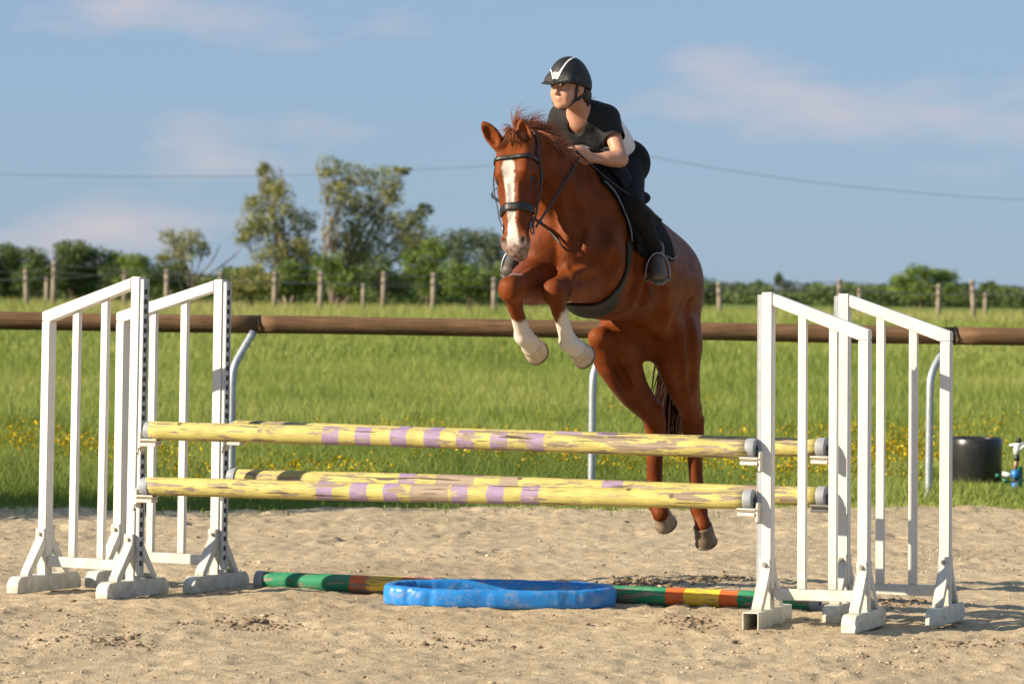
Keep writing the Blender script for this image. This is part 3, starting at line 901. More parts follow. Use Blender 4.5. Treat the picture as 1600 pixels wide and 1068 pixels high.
# ------------------------------------------------------------------ trees, hedges, far fence, cable
def leaf_mat(name, c0, c1, c2):
    m, t, b = newmat(name)
    g = attr_node(t, 'tone'); r = ramp(t, [(0, c0), (.5, c1), (1, c2)]); t.links.new(g.outputs['Fac'], r.inputs[0])
    t.links.new(r.outputs[0], b.inputs['Base Color']); b.inputs['Roughness'].default_value = .6; b.inputs['Specular IOR Level'].default_value = .25
    tr = t.nodes.new('ShaderNodeBsdfTranslucent'); t.links.new(r.outputs[0], tr.inputs[0])
    mxs = t.nodes.new('ShaderNodeMixShader'); mxs.inputs[0].default_value = .28
    t.links.new(b.outputs[0], mxs.inputs[1]); t.links.new(tr.outputs[0], mxs.inputs[2]); t.links.new(mxs.outputs[0], t.nodes['Material Output'].inputs[0])
    return m
LEAF = {'dark': leaf_mat('leaves_dark', (.070, .110, .036), (.100, .148, .042), (.135, .185, .056)),
        'olive': leaf_mat('leaves_olive', (.170, .190, .055), (.245, .255, .075), (.330, .310, .105)),
        'bright': leaf_mat('leaves_bright', (.105, .170, .032), (.155, .225, .042), (.205, .265, .062)),
        'grey': leaf_mat('leaves_greygreen', (.095, .130, .078), (.125, .160, .092), (.155, .190, .110))}
MAT['bark'] = wood_mat('bark', (.06, .045, .033), (.13, .10, .075), (.22, .175, .14), (14, 14, 4))
MAT['bark_pale'] = wood_mat('bark_pale', (.16, .12, .095), (.27, .21, .17), (.38, .31, .26), (14, 14, 4))
def tree(name, cat, D, base, blobs, kind, label, leaf=.16, dens=1.0, seed=0, bark='bark', group=None, gaps=.0, trunk_r=.16, extra=None):
    """blobs: (px, py, rx, ry) as surveyed; each becomes a leafy mass of real depth round its own limb"""
    rg = np.random.default_rng(1000 + seed)
    k = D / F
    b0 = W(base[0], base[1], D); b0[2] = float(field_z(b0[0], b0[1])) - .05
    root = empty(name, b0); tag(root, label, cat, group)
    LV, LT_ = [], []
    limbs = []
    for (px, py, rx, ry) in blobs:
        c = W(px, py, D + rg.normal(0, rx * k * .4)) - b0
        c[2] = max(c[2], .25)
        R_ = np.array([rx * k, rx * k * rg.uniform(.8, 1.2), ry * k])
        # a mass is a handful of looser tufts
        nt_ = max(3, int(5 + rx * ry / 160))
        ctr = c + rg.uniform(-.75, .75, (nt_, 3)) * R_
        ctr[:, 2] = np.maximum(ctr[:, 2], .15)
        lim = spline([(c * 0 + np.array([0, 0, .1])), c * np.array([.35, .35, .45]) + rg.normal(0, .15, 3) * np.linalg.norm(c) * .25, c], 8)
        limbs.append(tube(lim, np.linspace(trunk_r * .42, trunk_r * .10, 8), 6))
        nf = int(rx * ry * k * k / leaf ** 2 * 40 * dens)
        d = rg.normal(0, 1, (nf, 3)); d /= np.linalg.norm(d, axis=1, keepdims=True)
        LV.append(c + d * (rg.random((nf, 1)) ** .4) * R_ * 1.12); LT_.append(np.clip(.5 + .25 * rg.normal(size=nf), 0, 1))
        for q in ctr:
            limbs.append(tube([c * .8, (c * .8 + q) / 2 + rg.normal(0, .08, 3), q], [trunk_r * .10, trunk_r * .07, trunk_r * .03], 5))
            n = int(rx * ry * k * k / leaf ** 2 * 60 * dens / nt_)
            n = min(max(n, 40), 1500)
            d = rg.normal(0, 1, (n, 3)); d /= np.linalg.norm(d, axis=1, keepdims=True)
            p = q + d * (rg.random((n, 1)) ** .45) * R_ * rg.uniform(.45, .80) * np.array([1, 1, .8])
            LV.append(p); LT_.append(np.clip(.5 + .22 * rg.normal() + .16 * rg.normal(size=n), 0, 1))
    p = np.vstack(LV); tn = np.concatenate(LT_)
    kz = p[:, 2] > -.02; p, tn = p[kz], tn[kz]
    n = len(p)
    u = rg.normal(0, 1, (n, 3)); u /= np.linalg.norm(u, axis=1, keepdims=True)
    v = np.cross(u, rg.normal(0, 1, (n, 3))); v /= np.linalg.norm(v, axis=1, keepdims=True)
    s = leaf * rg.uniform(.45, 1.1, (n, 1)) * .5
    V = np.stack([p - u * s, p - v * s * .6, p + u * s, p + v * s * .6], 1).astype(np.float32)
    me = mesh_np('crown', V.reshape(-1, 3), np.arange(n * 4).reshape(-1, 4)); set_attr(me, 'tone', np.repeat(tn, 4))
    link('crown', me, LEAF[kind], root)
    top = np.mean([W(b[0], b[1], D) - b0 for b in blobs], 0)
    tr_ = spline([(0, 0, -.2), (top[0] * .2, 0, top[2] * .3), (top[0] * .6, 0, top[2] * .75), tuple(top)], 10)
    link('trunk', py_mesh('trunk', tube(tr_, np.linspace(trunk_r * .8, trunk_r * .2, 10), 8), *limbs), MAT[bark], root, True)
    if extra:
        link('bare_branch', py_mesh('bare_branch', *extra(b0, D)), MAT['bark_pale'], root, True)
    return root

def bare(paths, r):
    def f(b0, D):
        out = []
        for p in paths:
            pts = spline([W(x, y, D) - b0 for x, y in p], 8)
            out.append(tube(pts, np.linspace(r, r * .35, 8), 5))
        return out
    return f
tree('hawthorn_tree', 'tree', 166, (448, 475), [(424, 283, 20, 26), (404, 326, 26, 22), (440, 312, 20, 30), (396, 352, 28, 20), (470, 347, 24, 24), (428, 358, 22, 24), (380, 372, 20, 14), (452, 385, 30, 20), (412, 264, 10, 12), (480, 392, 24, 22), (420, 400, 30, 20), (470, 412, 36, 20)], 'olive',
     'slim sparse tree with a leaning trunk, left of the broad tree', .15, .46, 1, 'bark_pale', trunk_r=.16,
     extra=bare([[(440, 420), (432, 340), (425, 265)], [(430, 350), (410, 300), (398, 262)], [(436, 380), (462, 350), (478, 330)], [(425, 330), (440, 290), (436, 258)]], .05))
tree('hawthorn_tree', 'tree', 168, (520, 475), [(512, 262, 20, 16), (548, 272, 24, 20), (590, 280, 26, 22), (530, 312, 30, 28), (572, 318, 26, 20), (612, 300, 22, 24), (628, 268, 12, 7), (600, 346, 30, 24), (556, 356, 24, 26), (640, 348, 26, 22), (663, 328, 14, 12), (518, 368, 16, 28), (580, 390, 40, 26), (640, 388, 36, 26), (545, 400, 34, 26), (660, 372, 26, 22)], 'olive',
     'broad open-crowned tree, the tallest one left of the horse', .16, .46, 2, 'bark_pale', trunk_r=.18,
     extra=bare([[(510, 440), (506, 350), (520, 275)], [(508, 370), (530, 320), (560, 285)], [(515, 400), (560, 350), (600, 300)], [(512, 320), (500, 285), (495, 262)]], .055))
tree('scrub_tree', 'tree', 172, (300, 475), [(268, 372, 20, 14), (296, 372, 22, 16), (280, 396, 30, 16), (318, 388, 14, 12), (258, 404, 14, 10)], 'olive',
     'low half bare tree with pale branches above the left hedge', .15, .38, 3, 'bark_pale', trunk_r=.14,
     extra=bare([[(300, 440), (330, 410), (345, 380)], [(310, 440), (360, 405), (384, 378)], [(320, 435), (360, 440), (392, 424)], [(290, 430), (275, 385), (262, 352)], [(300, 425), (300, 385), (312, 356)]], .05))
L1 = 'dark round shrub at the left picture edge'
hedge = [
 (14, 452, [(6, 412, 24, 32), (26, 420, 20, 30), (10, 448, 26, 20)], 'dark', 'dark hedge tree at the left picture edge, first in the row', 178),
 (60, 455, [(58, 408, 20, 22), (48, 432, 24, 22), (72, 430, 20, 22)], 'dark', 'lower dark hedge bush, second from the left picture edge', 176),
 (112, 455, [(112, 398, 26, 24), (132, 412, 26, 26), (100, 425, 24, 24), (126, 442, 32, 18)], 'dark', 'tallest dark hedge tree of the left row, above the wooden posts', 178),
 (175, 455, [(165, 410, 20, 20), (185, 402, 10, 12), (180, 428, 26, 22)], 'dark', 'dark hedge bush with a small pointed top left of the half bare tree', 178),
 (215, 458, [(212, 414, 24, 18), (235, 428, 26, 18), (210, 440, 30, 16)], 'bright', 'light green hedge bush between the dark row and the half bare tree', 172),
 (262, 462, [(262, 432, 28, 18), (290, 442, 28, 16)], 'dark', 'low dark bush under the half bare tree', 174),
 (345, 466, [(335, 445, 28, 16), (362, 438, 26, 20)], 'dark', 'low dark bush just right of the half bare tree', 170),
 (395, 470, [(388, 436, 26, 20), (412, 446, 26, 18), (370, 455, 24, 12)], 'olive', 'olive bush at the foot of the slim sparse tree', 160),
 (462, 470, [(452, 432, 26, 24), (480, 440, 24, 20), (440, 452, 30, 12)], 'bright', 'green bush between the slim and the broad tree', 160),
 (530, 472, [(516, 425, 24, 28), (545, 440, 26, 22)], 'bright', 'bright green bush under the broad tree\'s left limbs', 160),
 (600, 472, [(588, 428, 28, 26), (618, 442, 26, 20)], 'dark', 'dark green bush under the broad tree\'s middle', 162),
 (668, 472, [(652, 420, 26, 26), (676, 400, 22, 28), (680, 440, 26, 22)], 'bright', 'green bush right of the broad tree', 164),
 (718, 474, [(700, 384, 22, 26), (728, 376, 18, 18), (722, 410, 26, 24)], 'grey', 'grey green tree beyond the hedge, left of the horse\'s head', 240),
 (765, 474, [(752, 378, 20, 20), (775, 386, 16, 18), (764, 410, 26, 24)], 'grey', 'grey green tree directly behind the horse\'s muzzle', 245),
 (735, 478, [(722, 436, 30, 24), (752, 446, 28, 20)], 'bright', 'sunlit green bush below the grey green trees', 158),
 (800, 478, [(790, 434, 26, 26), (822, 446, 28, 22)], 'bright', 'sunlit green bush beside the horse\'s right knee', 158),
 (1090, 484, [(1085, 448, 22, 20), (1108, 452, 18, 18), (1094, 468, 26, 12)], 'dark', 'dark bush just right of the horse\'s rump', 200),
 (1160, 480, [(1140, 453, 24, 12), (1172, 454, 22, 13), (1195, 452, 16, 13), (1160, 464, 34, 10)], 'grey', 'far grey green wood edge left of the front right stand', 420),
 (1235, 480, [(1216, 440, 7, 13), (1236, 452, 20, 13), (1258, 455, 20, 12), (1225, 462, 26, 10)], 'grey', 'far wood edge with one pointed treetop above the right stand', 420),
 (1330, 482, [(1290, 456, 24, 12), (1325, 454, 26, 13), (1362, 458, 24, 12), (1320, 466, 44, 9)], 'grey', 'far grey green trees between the two right stands', 430),
 (1440, 482, [(1412, 440, 22, 16), (1440, 432, 26, 16), (1470, 438, 24, 16), (1440, 455, 52, 16)], 'bright', 'round leafy tree on the right horizon', 380),
 (1545, 484, [(1520, 462, 24, 11), (1560, 464, 26, 11), (1600, 460, 26, 13), (1545, 472, 48, 9)], 'grey', 'low far hedge at the right picture edge', 430),
 (1460, 484, [(1400, 470, 30, 10), (1450, 472, 30, 10), (1500, 470, 26, 10)], 'grey', 'low far hedge below the round tree on the right', 400),
 (-40, 455, [(-50, 412, 30, 32), (-25, 430, 26, 26)], 'dark', 'dark hedge tree half cut by the left picture edge', 178),
]
for i, (bx, by, bl, kd, lb, D_) in enumerate(hedge):
    tree('hedge_tree' if bl[0][3] > 23 else 'hedge_bush', 'tree' if bl[0][3] > 23 else 'bush', D_, (bx, by), bl, kd, lb, .17 * D_ / 170, 1.0 if kd != 'grey' else .75, 20 + i, 'bark', 'hedge along the meadow', trunk_r=.12 * D_ / 170)

# unseen bush, added left of the frame to cast shade on the grass edge
rb = tree('hedge_bush', 'bush', 26.4, (-620, 790), [(-620, 620, 190, 190), (-560, 450, 170, 150), (-680, 640, 170, 150), (-600, 300, 140, 120)], 'dark', 'unseen leafy bush added beyond the left picture edge to shade the grass edge', .07, .30, 99, 'bark', trunk_r=.05)

# dense low growth that closes the hedge
rg = np.random.default_rng(77)
n = 78000
px_ = rg.uniform(-450, 2050, n); far = px_ > 1085
D_ = np.where(far, rg.uniform(395, 430, n), rg.uniform(182, 196, n))
top = 428 + 10 * vnoise(px_ / 40, px_ * 0, 91) + 8 * vnoise(px_ / 13, px_ * 0, 92) + np.where(far, 20, 0) + (px_ - 800) * .006
py_ = top + (478 + (px_ - 800) * .008 - top) * rg.random(n) ** 1.2
x_ = (px_ - 800) * D_ / F; z_ = np.array([W(a_, b_, c_)[2] for a_, b_, c_ in zip(px_, py_, D_)])
k_ = z_ > .3; x_, z_, D_, px_ = x_[k_], z_[k_], D_[k_], px_[k_]; n = len(x_)
P3 = np.stack([x_, D_, z_], 1)
u = rg.normal(0, 1, (n, 3)); u /= np.linalg.norm(u, axis=1, keepdims=True); v = np.cross(u, rg.normal(0, 1, (n, 3))); v /= np.linalg.norm(v, axis=1, keepdims=True)
s_ = (.11 * D_ / 170)[:, None] * rg.uniform(.6, 1.3, (n, 1))
V = np.stack([P3 - u * s_, P3 - v * s_ * .6, P3 + u * s_, P3 + v * s_ * .6], 1)
me = mesh_np('far_hedge', V.reshape(-1, 3), np.arange(n * 4).reshape(-1, 4)); set_attr(me, 'tone', np.repeat(np.clip(.45 + .3 * vnoise(px_ / 25, z_ * 1.5, 93) + .15 * rg.normal(size=n), 0, 1), 4))
tag(link('far_hedge', me, LEAF['dark']), 'unbroken low dark green undergrowth closing the meadow behind the far fence', 'hedge', kind='stuff')

# ---- wire fences in the distance
MAT['old_post'] = wood_mat('silvered_post', (.17, .135, .10), (.29, .24, .185), (.40, .34, .27), (20, 20, 3))
MAT['wire'] = simple('dull_fence_tape', (.05, .065, .06), .7, .2, 20, 0)
def wire_fence(D, posts, strands_, label, r):
    root = empty('wire_fence', (0, D, 0)); tag(root, label, 'fence')
    tops = []
    for (px, py0, lean) in posts:
        p = W(px, py0, D); z0 = float(field_z(p[0], D)) - .15
        h_ = p[2] - z0
        rg = np.random.default_rng(int(px) + 500)
        pts = [(p[0] - lean * h_ * .5, D, z0), (p[0] - lean * h_ * .25, D, z0 + h_ * .5), (p[0], D, p[2] - .01), (p[0], D, p[2])]
        o = keep_world(link('post', py_mesh('post', tube(pts, [r * 1.05, r, r * .95, r * .7], 9)), MAT['old_post'], None, True), root)
        tops.append((p[0], p[2]))
    tops.sort()
    for s_ in strands_:
        pts = []
        allp = [(tops[0][0] - 8, tops[0][1])] + tops + [(tops[-1][0] + 8, tops[-1][1])]
        for (x0, z0), (x1, z1) in zip(allp[:-1], allp[1:]):
            for t in (0, .5): pts.append((x0 + (x1 - x0) * t, D - r - .012, z0 + (z1 - z0) * t - s_ - (.04 if t else 0)))
        keep_world(link('wire', py_mesh('wire', tube(pts, .017, 5)), MAT['wire'], None, True), root)
wire_fence(150, [(-40, 418, 0), (40, 421, -.10), (85, 408, .02), (261, 420, 0), (345, 425, .02), (430, 424, .02), (502, 424, .03), (600, 424, .02), (678, 426, .03), (772, 433, -.03), (870, 436, 0), (985, 438, 0), (1096, 436, .02), (1123, 441, -.12), (1312, 435, .0), (1467, 444, 0), (1519, 437, -.12), (1640, 446, 0)], (.12, .42), 'nearer line of grey wooden posts with wire across the far meadow', .105)
wire_fence(158, [(73, 433, 0), (195, 421, 0), (568, 443, 0), (1343, 450, 0), (1540, 458, 0)], (.10,), 'second line of shorter grey posts behind the first', .085)

# ---- overhead cable and the pole that carries it
MAT['cable'] = simple('overhead_cable', (.20, .25, .33), .6, .1, 10, 0)
cb = empty('utility_pole', (W(990, 240, 240)[0], 240, float(field_z(0, 240)))); tag(cb, 'wooden utility pole hidden behind the horse, carrying the cable', 'utility pole')
pt = W(990, 238, 240)
keep_world(link('mast', py_mesh('mast', tube([(pt[0], 240, .5), (pt[0], 240, pt[2] + .3)], [.16, .10], 10)), MAT['old_post'], None, True), cb)
keep_world(link('insulator', py_mesh('insulator', tube([(pt[0] - .2, 239.9, pt[2] - .05), (pt[0] + .2, 239.9, pt[2] - .05)], .05, 8)), MAT['wire'], None, True), cb)
for lst, lb in (([(-420, 262), (0, 272), (250, 276), (450, 274), (640, 265), (760, 259), (880, 249), (990, 240)], 'overhead cable sagging across the sky left of the horse'),
                ([(990, 240), (1090, 258), (1200, 275), (1350, 293), (1600, 312), (2050, 325)], 'overhead cable running down to the right edge behind the rider')):
    o = link('power_cable', py_mesh('power_cable', tube(spline([W(x, y, 239.9) for x, y in lst], 50), .026, 6)), MAT['cable'], None, True)
    tag(o, lb, 'cable', 'overhead cables')
def coat_material():
    m, t, b = newmat('chestnut_coat')
    tcn = t.nodes.new('ShaderNodeTexCoord')
    n1 = noise(t, 5, 5, .6, tcn.outputs['Object'])
    r = ramp(t, [(.3, (.095, .0215, .0055)), (.55, (.158, .039, .0092)), (.8, (.232, .063, .016))])
    t.links.new(n1.outputs[0], r.inputs[0])
    mp = nn(t, 'ShaderNodeMapping'); mp.inputs['Scale'].default_value = (260, 260, 60)
    t.links.new(tcn.outputs['Object'], mp.inputs[0])
    n2 = noise(t, 1.0, 3, .6, mp.outputs[0])
    r2 = ramp(t, [(.3, .90), (.7, 1.08)])
    t.links.new(n2.outputs[0], r2.inputs[0])
    c = mixc(t, 1.0, r.outputs[0], r2.outputs[0], 'MULTIPLY')
    c = mixc(t, attr_node(t, 'dark').outputs['Fac'], c, (.05, .022, .014))
    c = mixc(t, attr_node(t, 'white').outputs['Fac'], c, mixc(t, n1.outputs[0], (.50, .45, .38), (.64, .60, .54)))
    ng = noise(t, 40, 4, .6, tcn.outputs['Object'])
    rg = ramp(t, [(.35, (.10, .07, .06)), (.62, (.34, .25, .21))])
    t.links.new(ng.outputs[0], rg.inputs[0])
    gm = nn(t, 'ShaderNodeMath', operation='MULTIPLY'); gm.inputs[1].default_value = .85
    t.links.new(attr_node(t, 'grey').outputs['Fac'], gm.inputs[0])
    c = mixc(t, gm.outputs[0], c, rg.outputs[0])
    t.links.new(c, b.inputs['Base Color'])
    b.inputs['Roughness'].default_value = .48
    b.inputs['Specular IOR Level'].default_value = .17
    b.inputs['IOR'].default_value = 1.33
    b.inputs['Sheen Weight'].default_value = .0
    b.inputs['Sheen Tint'].default_value = (.9, .55, .35, 1)
    add = nn(t, 'ShaderNodeMath', operation='ADD')
    n3 = noise(t, 22, 4, .6, tcn.outputs['Object'])
    t.links.new(n2.outputs[0], add.inputs[0]); t.links.new(n3.outputs[0], add.inputs[1])
    # soft muscle and vein relief under the coat
    mpv = nn(t, 'ShaderNodeMapping'); mpv.inputs['Scale'].default_value = (9, 9, 4.5); t.links.new(tcn.outputs['Object'], mpv.inputs[0])
    n4 = noise(t, 1.0, 5, .6, mpv.outputs[0], .6)
    n5 = noise(t, 60, 3, .6, tcn.outputs['Object'])
    b1 = nn(t, 'ShaderNodeBump', i_Strength=.30, i_Distance=.03); t.links.new(n4.outputs[0], b1.inputs['Height'])
    b2 = bump(t, b, add.outputs[0], .22, .006); t.links.new(b1.outputs[0], b2.inputs['Normal'])
    rr_ = ramp(t, [(.35, .42), (.65, .55)]); t.links.new(n3.outputs[0], rr_.inputs[0]); t.links.new(rr_.outputs[0], b.inputs['Roughness'])
    # dust and dried sweat in blotches
    rd = ramp(t, [(.56, 0.0), (.75, .08)]); t.links.new(n5.outputs[0], rd.inputs[0])
    c = mixc(t, rd.outputs[0], c, (.30, .15, .085)); t.links.new(c, b.inputs['Base Color'])
    return m
MAT['coat'] = coat_material()
# ------------------------------------------------------------------ implicit surfaces: bodies grown as one continuous skin
class Field:
    def __init__(self, lo, hi, h):
        self.lo = np.asarray(lo, float); self.h = h
        self.n = np.ceil((np.asarray(hi, float) - self.lo) / h).astype(int) + 1
        self.v = np.full(self.n, 9.0, np.float32)

    def _box(self, lo, hi):
        a = np.clip(np.floor((lo - self.lo) / self.h).astype(int), 0, self.n)
        b = np.clip(np.ceil((hi - self.lo) / self.h).astype(int) + 1, 0, self.n)
        ax = [(self.lo[i] + self.h * np.arange(a[i], b[i])).astype(np.float32) for i in range(3)]
        sl = tuple(slice(a[i], b[i]) for i in range(3))
        return sl, ax

    def _blend(self, sl, d, k, sub):
        v = self.v[sl]
        if v.size == 0: return
        if sub:
            d = -d
            hh = np.maximum(k - np.abs(v - d), 0) / k
            self.v[sl] = np.maximum(v, d) + hh * hh * k * .25
        else:
            hh = np.maximum(k - np.abs(v - d), 0) / k
            self.v[sl] = np.minimum(v, d) - hh * hh * k * .25

    def seg(self, p0, p1, r0, r1, k=.03, side=None, sub=False, reach=None):
        p0 = np.asarray(p0, float); p1 = np.asarray(p1, float)
        a0, b0 = (r0, r0) if np.isscalar(r0) else r0
        a1, b1 = (r1, r1) if np.isscalar(r1) else r1
        ln = np.linalg.norm(p1 - p0)
        t = (p1 - p0) / ln
        if side is None: side = np.array([1.0, 0, 0]) if abs(t[0]) < .8 else np.array([0, 1.0, 0])
        s = unit(np.asarray(side, float) - t * np.dot(side, t)); u = np.cross(t, s)
        R = reach or max(a0, b0, a1, b1) + k + 2 * self.h
        sl, ax = self._box(np.minimum(p0, p1) - R, np.maximum(p0, p1) + R)
        X = ax[0][:, None, None] - p0[0]; Y = ax[1][None, :, None] - p0[1]; Z = ax[2][None, None, :] - p0[2]
        al = (X * t[0] + Y * t[1] + Z * t[2]).astype(np.float32)
        tt = np.clip(al / ln, 0, 1)
        ct = al - tt * ln
        cs = X * s[0] + Y * s[1] + Z * s[2]
        cu = X * u[0] + Y * u[1] + Z * u[2]
        a = a0 + (a1 - a0) * tt; b = b0 + (b1 - b0) * tt; e = np.minimum(a, b)
        q0 = np.sqrt((cs / a) ** 2 + (cu / b) ** 2 + (ct / e) ** 2) + 1e-6
        q1 = np.sqrt((cs / a ** 2) ** 2 + (cu / b ** 2) ** 2 + (ct / e ** 2) ** 2) + 1e-6
        self._blend(sl, q0 * (q0 - 1) / q1, k, sub)

    def ell(self, c, axes, rad, k=.03, sub=False):
        """ellipsoid; axes = three unit vectors (rows), rad = radii along them"""
        c = np.asarray(c, float); A = np.asarray(axes, float); rad = np.asarray(rad, float)
        R = rad.max() + k + 2 * self.h
        sl, ax = self._box(c - R, c + R)
        X = ax[0][:, None, None] - c[0]; Y = ax[1][None, :, None] - c[1]; Z = ax[2][None, None, :] - c[2]
        q0 = 0; q1 = 0
        for i in range(3):
            w = (X * A[i, 0] + Y * A[i, 1] + Z * A[i, 2]).astype(np.float32)
            q0 = q0 + (w / rad[i]) ** 2; q1 = q1 + (w / rad[i] ** 2) ** 2
        q0 = np.sqrt(q0) + 1e-6; q1 = np.sqrt(q1) + 1e-6
        self._blend(sl, q0 * (q0 - 1) / q1, k, sub)

    def chain(self, pts, rads, k=.03, side=None, sub=False, div=8):
        rr = np.array([(r, r) if np.isscalar(r) else r for r in rads], float)
        pts = np.array(pts, float)
        if len(pts) > 2 and div > 1:
            q = spline(np.hstack([pts, rr]), (len(pts) - 1) * div + 1)
            pts, rr = q[:, :3], np.maximum(q[:, 3:], .003)
        R = rr.max() + k + 3 * self.h
        sl, _ = self._box(pts.min(0) - R, pts.max(0) + R)
        keep = self.v[sl].copy(); self.v[sl] = 9.0
        for i in range(len(pts) - 1):
            self.seg(pts[i], pts[i + 1], tuple(rr[i]), tuple(rr[i + 1]), .004, side, False, R)
        own = self.v[sl].copy(); self.v[sl] = keep
        self._blend(sl, own, k, sub)

    def sample(self, p):
        q = np.round((np.asarray(p) - self.lo) / self.h).astype(int)
        q = np.clip(q, 0, self.n - 1)
        return self.v[q[:, 0], q[:, 1], q[:, 2]]

    def mesh(self, smooth=2, soft=None, extra=0):
        v = self.v
        ins = (v < 0).astype(np.uint8)
        c = np.zeros(np.array(v.shape) - 1, np.uint8)
        offs = [(i, j, k) for i in (0, 1) for j in (0, 1) for k in (0, 1)]
        sh = c.shape
        for (i, j, k) in offs:
            c += ins[i:i + sh[0], j:j + sh[1], k:k + sh[2]]
        act = np.argwhere((c > 0) & (c < 8))
        vals = np.stack([v[act[:, 0] + i, act[:, 1] + j, act[:, 2] + k] for (i, j, k) in offs], 1)
        O = np.array(offs, np.float32)
        acc = np.zeros((len(act), 3), np.float32); cnt = np.zeros(len(act), np.float32)
        for a in range(8):
            for b in range(a + 1, 8):
                if np.abs(O[a] - O[b]).sum() != 1: continue
                va, vb = vals[:, a], vals[:, b]
                m = (va < 0) != (vb < 0)
                t = np.where(m, va / np.where(m, va - vb, 1), 0)
                acc += np.where(m[:, None], O[a] + t[:, None] * (O[b] - O[a]), 0); cnt += m
        pos = act + acc / cnt[:, None]
        idx = np.full(sh, -1, np.int32)
        idx[act[:, 0], act[:, 1], act[:, 2]] = np.arange(len(act))
        faces = []
        for ax in range(3):
            s0 = [slice(None)] * 3; s1 = [slice(None)] * 3
            s0[ax] = slice(0, -1); s1[ax] = slice(1, None)
            A, B = ins[tuple(s0)], ins[tuple(s1)]
            e = np.argwhere(A != B)
            o1, o2 = (ax + 1) % 3, (ax + 2) % 3
            ok = (e[:, o1] > 0) & (e[:, o2] > 0) & (e[:, o1] < sh[o1]) & (e[:, o2] < sh[o2])
            e = e[ok]
            q = []
            for d1, d2 in ((-1, -1), (0, -1), (0, 0), (-1, 0)):
                w = e.copy(); w[:, o1] += d1; w[:, o2] += d2
                q.append(idx[w[:, 0], w[:, 1], w[:, 2]])
            q = np.stack(q, 1)
            fl = A[e[:, 0], e[:, 1], e[:, 2]] == 0
            q[fl] = q[fl][:, ::-1]
            faces.append(q)
        f = np.concatenate(faces)
        f = f[(f >= 0).all(1)]
        p = self.lo + pos * self.h
        wgt = None
        for it in range(smooth + extra):
            if it == smooth: wgt = soft(p)[:, None]
            s = np.zeros_like(p); n = np.zeros(len(p))
            for a in range(4):
                i, j = f[:, a], f[:, (a + 1) % 4]
                for d in range(3):
                    s[:, d] += np.bincount(i, p[j, d], len(p)) + np.bincount(j, p[i, d], len(p))
                n += np.bincount(i, minlength=len(p)) + np.bincount(j, minlength=len(p))
            q = p * .5 + .5 * s / n[:, None]
            p = q if wgt is None else p + (q - p) * wgt
        return p, f

def sdf_object(name, fld, mat, parent, smooth=2, keep=None):
    p, f = fld.mesh(smooth)
    if keep is not None:
        m = keep(p)
        f = f[m[f].all(1)]
        used = np.unique(f); re = np.full(len(p), -1, np.int32); re[used] = np.arange(len(used))
        p = p[used]; f = re[f]
    me = mesh_np(name, p, f)
    o = link(name, me, mat, parent, True)
    return o, p

def hit(fld, px, py, d0=17.9, d1=20.7, off=0.0):
    """first place where the line of sight meets a body"""
    for D in np.arange(d0, d1, .004):
        p = W(px, py, D)
        if fld.sample(p[None])[0] < -off: return p
    return None


# ------------------------------------------------------------------ the horse
HD = unit((-.42, -.90, .0))           # the way the horse travels (towards the lens, a little to its right)
LT = unit((.906, -.423, 0))           # its left side
UP = np.array([0, 0, 1.0])
def H(px, py, D): return W(px, py, D)

horse = empty('horse', W(985, 505, 19.6))
tag(horse, 'chestnut horse with white blaze and white front socks leaping over the yellow poles', 'horse')

